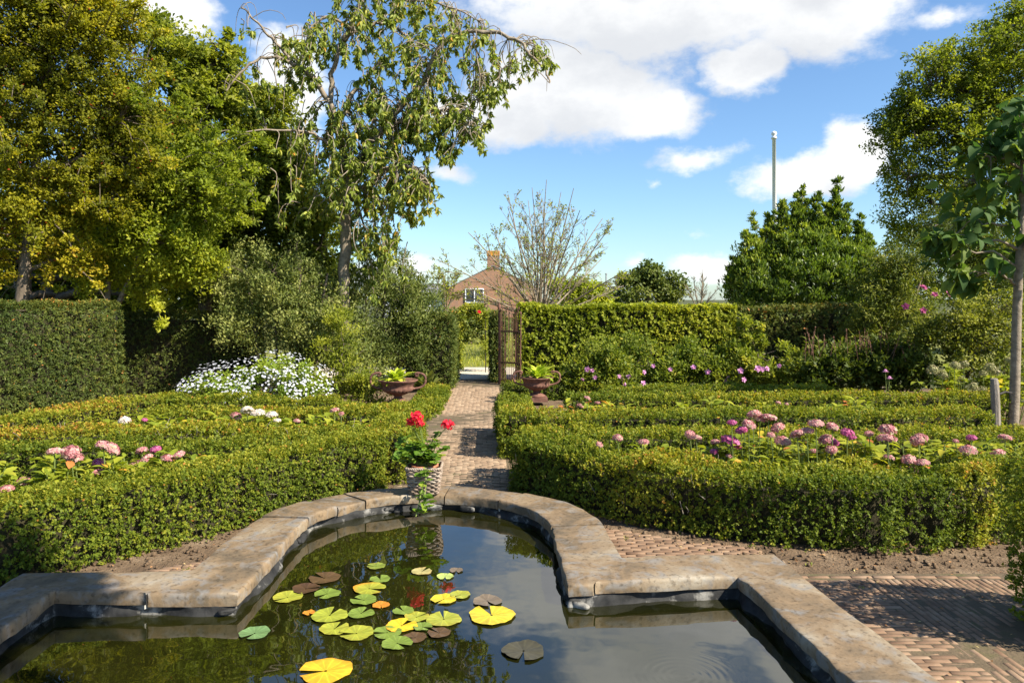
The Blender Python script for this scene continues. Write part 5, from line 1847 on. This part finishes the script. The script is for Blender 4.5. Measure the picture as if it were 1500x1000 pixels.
def hydrangea(cx, cy, rx, ry, hgt, nl, label, heads, L=.088, mat='hydrangea', meshes=None, group='hydrangeas in the box-edged beds', yel=0.0):
    root = thing('hydrangea', (cx, cy, 0), label, 'flowering plant', group)
    o_ = np.array([cx, cy, 0])
    st_ = MB()
    nl = int(nl * 1.9)
    ns_ = max(8, nl // 14)
    tips = []
    for _ in range(ns_):
        a, r_ = R.uniform(0, 6.28), R.uniform(0, 1) ** .5
        e = np.array([rx * r_ * math.cos(a), ry * r_ * math.sin(a), (hgt + .08) * R.uniform(.7, 1.0) * (1 - .18 * r_ * r_)])
        b0 = e * (.55, .55, 0)
        st_.tube(np.array([b0, (b0 + e) / 2 + R.normal(0, .015, 3), e]), [.006, .005, .004], 5, cap=False)
        tips.append((b0, e))
    P_, D_, N_ = [], [], []
    for _ in range(nl):
        b0, e = tips[int(R.integers(ns_))]
        t = R.uniform(.35, 1.0) if R.random() < .6 else R.uniform(.85, 1.02)
        a = R.uniform(0, 6.28)
        el_ = R.uniform(-.1, .8)
        d = np.array([math.cos(a) * math.cos(el_), math.sin(a) * math.cos(el_), math.sin(el_)])
        P_.append(b0 * (1 - t) + e * t + d * .02); D_.append(d); N_.append((0, 0, 1) - d * .5 + R.normal(0, .2, 3))
    P_, D_, N_ = map(np.array, (P_, D_, N_))
    Ls = L * R.uniform(.6, 1.25, nl)
    t_ = np.clip(R.normal(.5 + yel, .2, nl), 0, 1)
    link('leaves', bigleaves('leaves', P_, D_, N_, Ls, Ls * .56, t_, prof=PROF_OVAL, fold=.14, droop=.35), M[mat], root)
    for (px, py, col, s_) in heads:
        # where the photo shows the head, at this plant's depth
        Yh = cy - R.uniform(.15, .85) * ry
        h_ = at(px, py, Yh)
        if h_[2] < .22:
            Yh = (HC - .30) * 1100 / (py - 438); h_ = at(px, py, Yh)
        ms = meshes or HEADS[col]
        f = link('flower_head', ms[int(R.integers(len(ms)))], None, root)
        f.location = h_ - o_
        f.rotation_euler = (R.uniform(-.3, .3) - .2, R.uniform(-.3, .3), R.uniform(0, 6))
        s_ *= .86
        f.scale = (s_ * R.uniform(.9, 1.15), s_ * R.uniform(.9, 1.15), s_ * R.uniform(.75, 1))
        hl_ = h_ - o_
        st_.tube(np.array([(hl_[0] * .8, hl_[1] * .8 + .03, 0), hl_ * (.95, .97, .6), hl_ - (0, 0, .02)]), [.005, .004, .004], 5, cap=False)
    st_.build('stems', M['stem'], root)
    return root


hydrangea(-3.0, 5.25, .34, .30, .42, 240, 'pink hydrangea at the far left of the near left bed', [(38, 706, 'pink', .85), (10, 716, 'pink', .7), (80, 662, 'pink', .8)])
hydrangea(-2.55, 5.42, .36, .28, .44, 260, 'dusty pink hydrangea in the middle of the near left bed, three heads bunched together',
          [(104, 662, 'pink', .95), (110, 672, 'pink', .9), (152, 652, 'pink', .8), (163, 657, 'pink', .95), (145, 678, 'magenta', .8), (142, 694, 'pink', .85)])
hydrangea(-2.12, 5.6, .30, .22, .40, 180, 'pink hydrangea at the right point of the near left bed',
          [(208, 660, 'pink', .75), (228, 658, 'magenta', .7), (216, 673, 'pink', .85), (245, 671, 'pink', .75), (262, 666, 'pink', .7), (196, 685, 'pink', 1.0), (186, 691, 'magenta', .8)])
hydrangea(-3.75, 5.1, .5, .35, .44, 300, 'leafy hydrangea without blooms at the left picture edge', [])
hydrangea(-3.35, 7.3, .40, .24, .40, 120, 'white-headed hydrangea in the far left bed', [(182, 617, 'cream', 1.05), (212, 615, 'magenta', .5)], L=.12)
hydrangea(-2.75, 7.3, .45, .24, .40, 110, 'flowerless leafy hydrangea between the white and the cream one', [], L=.13)
hydrangea(-2.25, 7.35, .38, .24, .42, 120, 'cream and pale pink hydrangea in the far left bed', [(362, 601, 'cream', .95), (378, 605, 'cream', .95), (346, 609, 'pink', .8), (398, 608, 'cream', .9), (406, 616, 'cream', .6)], L=.12)
hydrangea(-1.55, 7.35, .34, .24, .38, 80, 'small hydrangea with faded red heads next to the path side hedge', [(435, 616, 'pink', .5), (490, 601, 'pink', .65), (500, 606, 'pink', .45)], L=.12)
hydrangea(1.35, 5.85, .30, .25, .40, 120, 'hydrangea at the left point of the near right bed, small pale heads', [(905, 641, 'pink', .7), (878, 651, 'pink', .5), (943, 648, 'pink', .65)])
hydrangea(2.0, 5.75, .42, .32, .50, 270, 'hydrangea with magenta and pink heads standing highest in the near right bed',
          [(1011, 637, 'pink', .75), (1020, 641, 'pink', .6), (1072, 619, 'magenta', .6), (1104, 607, 'pink', .9), (1113, 612, 'pink', .9), (1126, 612, 'pink', .85), (1097, 622, 'pink', .85), (1086, 631, 'magenta', .75),
           (1070, 648, 'magenta', 1.1), (1046, 662, 'magenta', .6), (1139, 627, 'pink', .95), (1048, 648, 'pink', .6), (1068, 668, 'pink', .5)], yel=.06)
hydrangea(2.65, 5.72, .42, .32, .46, 300, 'pink hydrangea in the middle of the near right bed with yellowing leaves',
          [(1146, 646, 'pink', .95), (1168, 636, 'pink', .75), (1182, 632, 'pink', .85), (1195, 621, 'pink', .85), (1219, 625, 'pink', .7), (1218, 647, 'magenta', .85), (1210, 644, 'pink', .9), (1218, 659, 'pink', .75),
           (1241, 634, 'magenta', .85), (1249, 642, 'magenta', .5), (1192, 661, 'pink', .5), (1129, 637, 'pink', .5)], yel=.1)
hydrangea(3.35, 5.7, .42, .36, .44, 300, 'dusty pink hydrangea right of centre in the near right bed',
          [(1300, 630, 'pink', 1.0), (1299, 643, 'pink', 1.0), (1346, 644, 'pink', .95), (1273, 635, 'pink', .5), (1302, 670, 'pink', .6), (1330, 674, 'pink', .9), (1350, 678, 'pink', .8), (1335, 690, 'pink', .85),
           (1348, 697, 'pink', .9)], yel=.06)
hydrangea(4.05, 5.75, .50, .40, .44, 330, 'pink hydrangea at the right end of the near right bed',
          [(1418, 660, 'pink', 1.05), (1460, 665, 'pink', .9), (1423, 641, 'magenta', .6), (1472, 641, 'pink', .7), (1400, 646, 'pink', .4)])
hydrangea(4.6, 5.3, .5, .45, .44, 260, 'flowerless hydrangea at the far right picture edge', [], yel=.08)
hydrangea(1.15, 8.3, .45, .26, .44, 150, 'sprawling hydrangea with reddish leaves in the far right bed', [(860, 583, 'pink', .6), (850, 594, 'pink', .55), (826, 600, 'pink', .45), (875, 590, 'pink', .5)], yel=.22)
hydrangea(2.6, 8.35, .6, .26, .42, 110, 'sparse low hydrangea in the middle of the far right bed', [(1140, 590, 'pink', .45), (1152, 592, 'pink', .4)], L=.12, yel=.1)
hydrangea(3.9, 8.35, .5, .26, .42, 90, 'sparse hydrangea at the right of the far right bed', [], L=.12, yel=.1)
hydrangea(6.15, 9.9, .55, .35, .62, 160, 'panicle hydrangea with greenish cream cones behind the wooden post',
          [(1366, 544, 'cream', 1.0), (1380, 549, 'cream', .9), (1398, 537, 'cream', .9), (1412, 535, 'cream', .95), (1408, 557, 'cream', .75), (1425, 568, 'cream', .9), (1438, 572, 'cream', .8), (1395, 575, 'cream', .6)],
          meshes=CONE, group=None, L=.12)
hydrangea(6.85, 9.9, .4, .35, .62, 120, 'panicle hydrangea half hidden by the young trunk', [(1450, 541, 'cream', 1.0), (1458, 546, 'cream', 1.0), (1479, 530, 'cream', .8), (1440, 548, 'cream', .7)],
          meshes=CONE, group=None, L=.12)

# ------------------------------------------------------------------ daisies
dz_c = at(366, 600, 10.6)
daisy = plant('daisy_bush', (dz_c[0], 10.6), [(dz_c[0], 10.6, .30, 1.0, .55, .42), (dz_c[0] + .35, 10.6, .48, .55, .45, .34), (dz_c[0] - .45, 10.5, .25, .5, .45, .3), (dz_c[0] + .75, 10.6, .3, .4, .4, .42)],
              260, 42, .13, .055, .024, M['daisy_leaf'], 'mound of small white daisies in front of the grey-green shrub', 'flowering plant', trunk_r=.02, wood='stems', leaf='foliage', twigs=.2)
do = np.array(daisy.location)
V, Fc = petals(9, .0195, cup=.12, w=.8)
dm = MB(); dm.add(V, Fc, R.uniform(0, 1, len(Fc)))
dmesh = dm.mesh('flower'); dmesh.materials.append(M['white'])
rest = MB()
cnt = 0
fl = []
while len(fl) < 880:
    l = [(dz_c[0], .30, 1.02, .44, 10.6, .57), (dz_c[0] + .35, .48, .57, .36, 10.6, .47), (dz_c[0] - .45, .25, .52, .32, 10.5, .47), (dz_c[0] + .75, .3, .42, .44, 10.6, .42)][int(R.choice(4, p=[.48, .22, .16, .14]))]
    d = unit(R.normal(size=(1, 3)))[0]
    if d[2] < -.15 or d[1] > .45:
        continue
    p = np.array([l[0] + d[0] * l[2], l[4] + d[1] * l[5], l[1] + d[2] * l[3]]) * 1.0 + R.normal(0, .025, 3)
    if p[2] < .16 or (wob(p[None], 7, 12)[0] < -.2 and R.random() < .85):
        continue
    fl.append((p, d))
for q, (p, d) in enumerate(fl):
    nd = d * .7 + np.array([.1, -.25, .7]) + R.normal(0, .25, 3)
    if q < 100:
        f = link('flower', dmesh, None, daisy)
        f.location = p - do
        f.rotation_euler = Vector(nd).to_track_quat('Z', 'Y').to_euler()
    else:
        s_ = R.uniform(.75, 1.2)
        rest.add(V * s_ @ rot_to(nd, R.uniform(0, 6)).T + (p - do), Fc, R.uniform(0, 1, len(Fc)))
tag(rest.build('flowers', M['white'], daisy), kind='stuff')


# ------------------------------------------------------------------ back border on the right
def blooms(root, pts, mesh, s0, s1):
    o_ = np.array(root.location)
    for p in pts:
        f = link('flower', mesh, None, root)
        f.location = np.array(p) - o_
        f.rotation_euler = (R.uniform(.6, 1.4), R.uniform(-.4, .4), R.uniform(-.8, .8))
        f.scale = (R.uniform(s0, s1),) * 3


lilac = rose_mesh(.045); lilac.name = 'flower'; lilac.materials.append(M['lilac'])
pinkm = rose_mesh(.05); pinkm.name = 'flower'; pinkm.materials.append(M['magenta'])
r1 = plant('mallow_bush', at(900, 575, 12.2)[:2], px_lobes([(880, 530, 12.2, 45), (930, 525, 12.4, 40), (850, 555, 12, 30), (965, 540, 12.2, 35), (900, 555, 12, 35)]),
           330, 36, .13, .06, .036, M['mallow'], 'rose bush with small pink blooms left, in front of the hornbeam hedge', 'shrub', trunk_r=.02, wood='stems', leaf='foliage', up=.5)
blooms(r1, [at(x, y, 11.75) for x, y in ((861, 541), (868, 543), (907, 551), (921, 552), (914, 563), (912, 556), (943, 545), (957, 536), (942, 562), (872, 553), (853, 556))], lilac, .8, 1.3)
r2 = plant('mallow_bush', at(1010, 575, 12.0)[:2], px_lobes([(1000, 530, 12.2, 40), (1040, 545, 12, 35), (980, 555, 12, 30), (1015, 515, 12.5, 22)]),
           240, 36, .13, .06, .036, M['mallow'], 'rose bush with few pink blooms, middle of the back border', 'shrub', trunk_r=.02, wood='stems', leaf='foliage', up=.5)
blooms(r2, [at(x, y, 11.7) for x, y in ((982, 541), (1016, 538), (1037, 545), (1067, 553), (1062, 558), (1048, 565))], lilac, .8, 1.3)
r3 = plant('tall_rose', at(1100, 575, 11.8)[:2], px_lobes([(1100, 545, 11.8, 35), (1140, 550, 11.8, 35), (1075, 520, 12, 30), (1090, 485, 12, 14, 2.2), (1112, 495, 12, 12, 2.2), (1145, 515, 12, 16, 1.5), (1165, 530, 11.8, 20), (1060, 555, 11.8, 25)]),
           270, 30, .11, .065, .036, M['mallow'], 'rose with tall upright shoots right of the mallow bushes', 'shrub', trunk_r=.02, wood='stems', leaf='foliage', up=.6)
blooms(r3, [at(x, y, 11.4) for x, y in ((1117, 541), (1123, 540), (1142, 536), (1085, 543), (1089, 556), (1110, 540))], lilac, .8, 1.4)
r4 = [o for o in C.objects if o.name == 'red_flowering_shrub'][0]
blooms(r4, [at(x, y, 10.5) for x, y in ((1352, 422), (1369, 432), (1388, 431), (1352, 455), (1327, 449))], pinkm, .8, 1.3)

pers = plant('persicaria', at(1240, 575, 11.4)[:2], px_lobes([(1180, 550, 11.6, 35), (1230, 545, 11.6, 45), (1280, 545, 11.4, 40), (1330, 550, 11.2, 40), (1250, 525, 11.8, 35), (1205, 525, 11.8, 30), (1310, 520, 11.6, 35)]),
             380, 34, .14, .09, .04, M['dark'], 'broad dark-leaved clump with thin brownish flower spikes in the right border', 'flowering plant', trunk_r=.02, wood='stems', leaf='foliage')
po = np.array(pers.location)
for _ in range(60):
    b0 = at(R.uniform(1155, 1345), R.uniform(515, 530), 11.5 + R.normal(0, .2)) - po
    e = b0 + (R.normal(0, .05), R.normal(0, .05), R.uniform(.18, .40))
    sp = MB()
    sp.tube([b0, (b0 + e) / 2, e], [.003, .003, .002], 4, cap=False)
    m_ = e - b0
    for t in np.linspace(.55, 1.0, 12):
        V, Fc = petals(4, .012, cup=.4)
        sp.add(V @ rot_to(R.normal(0, 1, 3), 0).T + b0 + m_ * t, Fc, R.uniform(0, 1, 4))
    sp.build('flower_spike', M['spire'], pers)
sed = rosette('coneflower', tuple(at(1300, 590, 10.4) * (1, 1, 0)), 'small pink coneflower rising above the right hedges', 'flowering plant', 12, .1, .04, M['mallow'], prof=PROF_LONG)
so_ = np.array(sed.location)
for (px, py) in ((1297, 543), (1303, 553)):
    t = at(px, py, 10.4) - so_
    V, Fc = petals(10, .05, cup=-.25, w=.8)
    b = MB(); b.add(V + t, Fc, .7)
    b.lathe([(.02, -.005), (.022, .012), (.001, .025)], 8, loc=t)
    f = b.build('flower', M['lilac'], sed)
    b = MB(); b.tube([(0, 0, 0), t * .6, t], .005, 5); b.build('stalk', M['stem'], sed)

# ------------------------------------------------------------------ small stuff on the ground
n_ = 2600
x = R.uniform(-3.4, 4.2, n_); y = R.uniform(1.2, 6.4, n_)
ok = np.array([not in_coping(a, b) for a, b in zip(x, y)]) & ((np.abs(x + .3) > 1.0) | (R.random(n_) < .25))
P = np.c_[x, y, np.full(n_, .016)][ok]
n_ = len(P)
o = link('leaf_litter', kites('leaf_litter', P, R.normal(0, 1, (n_, 3)) * (1, 1, .15), R.normal(0, .25, (n_, 3)) + (0, 0, 1), R.uniform(.008, .024, n_), R.uniform(.005, .014, n_), R.uniform(0, 1, n_)), M['litter'])
tag(o, 'dry leaf litter on soil and paving', 'leaf litter', kind='stuff')
# clods and pebbles on the bare soil
mb = []
bm = bmesh.new(); bmesh.ops.create_cube(bm, size=1); cv = np.array([v.co[:] for v in bm.verts]); cf = [tuple(v.index for v in f.verts) for f in bm.faces]; bm.free()
n_ = 9000
x = R.uniform(-3.4, 4.4, n_); y = R.uniform(3.9, 6.4, n_)
front = np.where(x < -.4, np.interp(x, [-3.2, -2.45, -1.6, -.8], [3.9, 4.43, 5.38, 6.4]), np.interp(x, [.1, .83, 1.5, 2.26, 3.3, 4.4], [6.4, 5.45, 5.02, 4.75, 4.85, 5.1]))
ok = np.array([not in_coping(a, b) for a, b in zip(x, y)]) & (y < front + .1) & (((x < 0)) | (y > 4.36)) & ((x < 0) | (y > front - .42 + .1 * R.random(n_)))
P = np.c_[x, y][ok]; n_ = len(P)
sz = np.minimum(R.exponential(.0055, n_) + .003, .017)
Rz = R.normal(0, 1, (n_, 8, 3)) * .16
V = (cv[None] + Rz) * sz[:, None, None] * R.uniform(.7, 1.5, (n_, 1, 3)) + np.c_[P, sz * .35 + .002][:, None]
o = link('soil_clods', quads_mesh('soil_clods', V, 6, cf, R.uniform(0, 1, n_)), M['soil'])
tag(o, 'loose crumbs of earth along the hedge foot', 'soil', kind='stuff')
n_ = 900
cxy = np.c_[R.uniform(-3.0, 4.0, 130), R.uniform(3.0, 6.3, 130)]
cxy = cxy[[not in_coping(a, b) and (a < -1 or a > .9) for a, b in cxy]]
w_ = cxy[R.integers(0, len(cxy), n_)] + R.normal(0, .014, (n_, 2))
o = link('weeds', kites('weeds', np.c_[w_, np.full(n_, .004)], np.c_[R.normal(0, .8, (n_, 2)), R.uniform(.3, 1, n_)], R.normal(0, .4, (n_, 3)) + (0, 0, 1), R.uniform(.010, .028, n_), R.uniform(.004, .010, n_),
                          np.clip(R.normal(.45, .2, n_), 0, 1)), M['mallow'])
tag(o, 'tiny weeds in the soil and the joints of the paving', 'weeds', kind='stuff')
# grass of the lawn beyond the gate
n_ = 16000
P = np.c_[R.uniform(-6, 6, n_), 17.7 + R.uniform(0, 1, n_) ** 1.5 * 14, np.zeros(n_)]
D = R.normal(0, .35, (n_, 3)); D[:, 2] = 1
o = link('grass', kites('grass', P, D, R.normal(0, 1, (n_, 3)), R.uniform(.05, .16, n_), .016, np.clip(R.normal(.5, .25, n_), 0, 1)), M['grass'])
tag(o, 'mown grass beyond the gravel path', 'grass', kind='stuff')
plant('garden_shrub', at(690, 470, 27)[:2], px_lobes([(690, 480, 27, 28), (660, 480, 27, 28), (725, 480, 27, 28), (700, 465, 28, 22)]), 190, 40, .26, .12, .07, M['greygreen'],
      'olive shrub seen through the gateway behind the lawn', 'shrub', trunk_r=.05, wood='stems', leaf='foliage')

# tree standing outside the picture on the right, whose shade reaches the left arm of the coping
if True:
    plant('shade_tree', (3.3, .2), [(1.90, 1.15, 4.75, .60, .32, .32), (2.55, .45, 5.5, .5, .3, .35)], 260, 50, .22, .10, .06, M['dark'],
          'tree just outside the view whose shade falls on the left coping', 'tree', trunk_r=.1)

# ------------------------------------------------------------------ layout units -> metres
for o in list(C.objects):
    if o.parent is None and o.type not in ('CAMERA', 'LIGHT'):
        o.location = Vector(o.location) * S
        o.scale = Vector(o.scale) * S
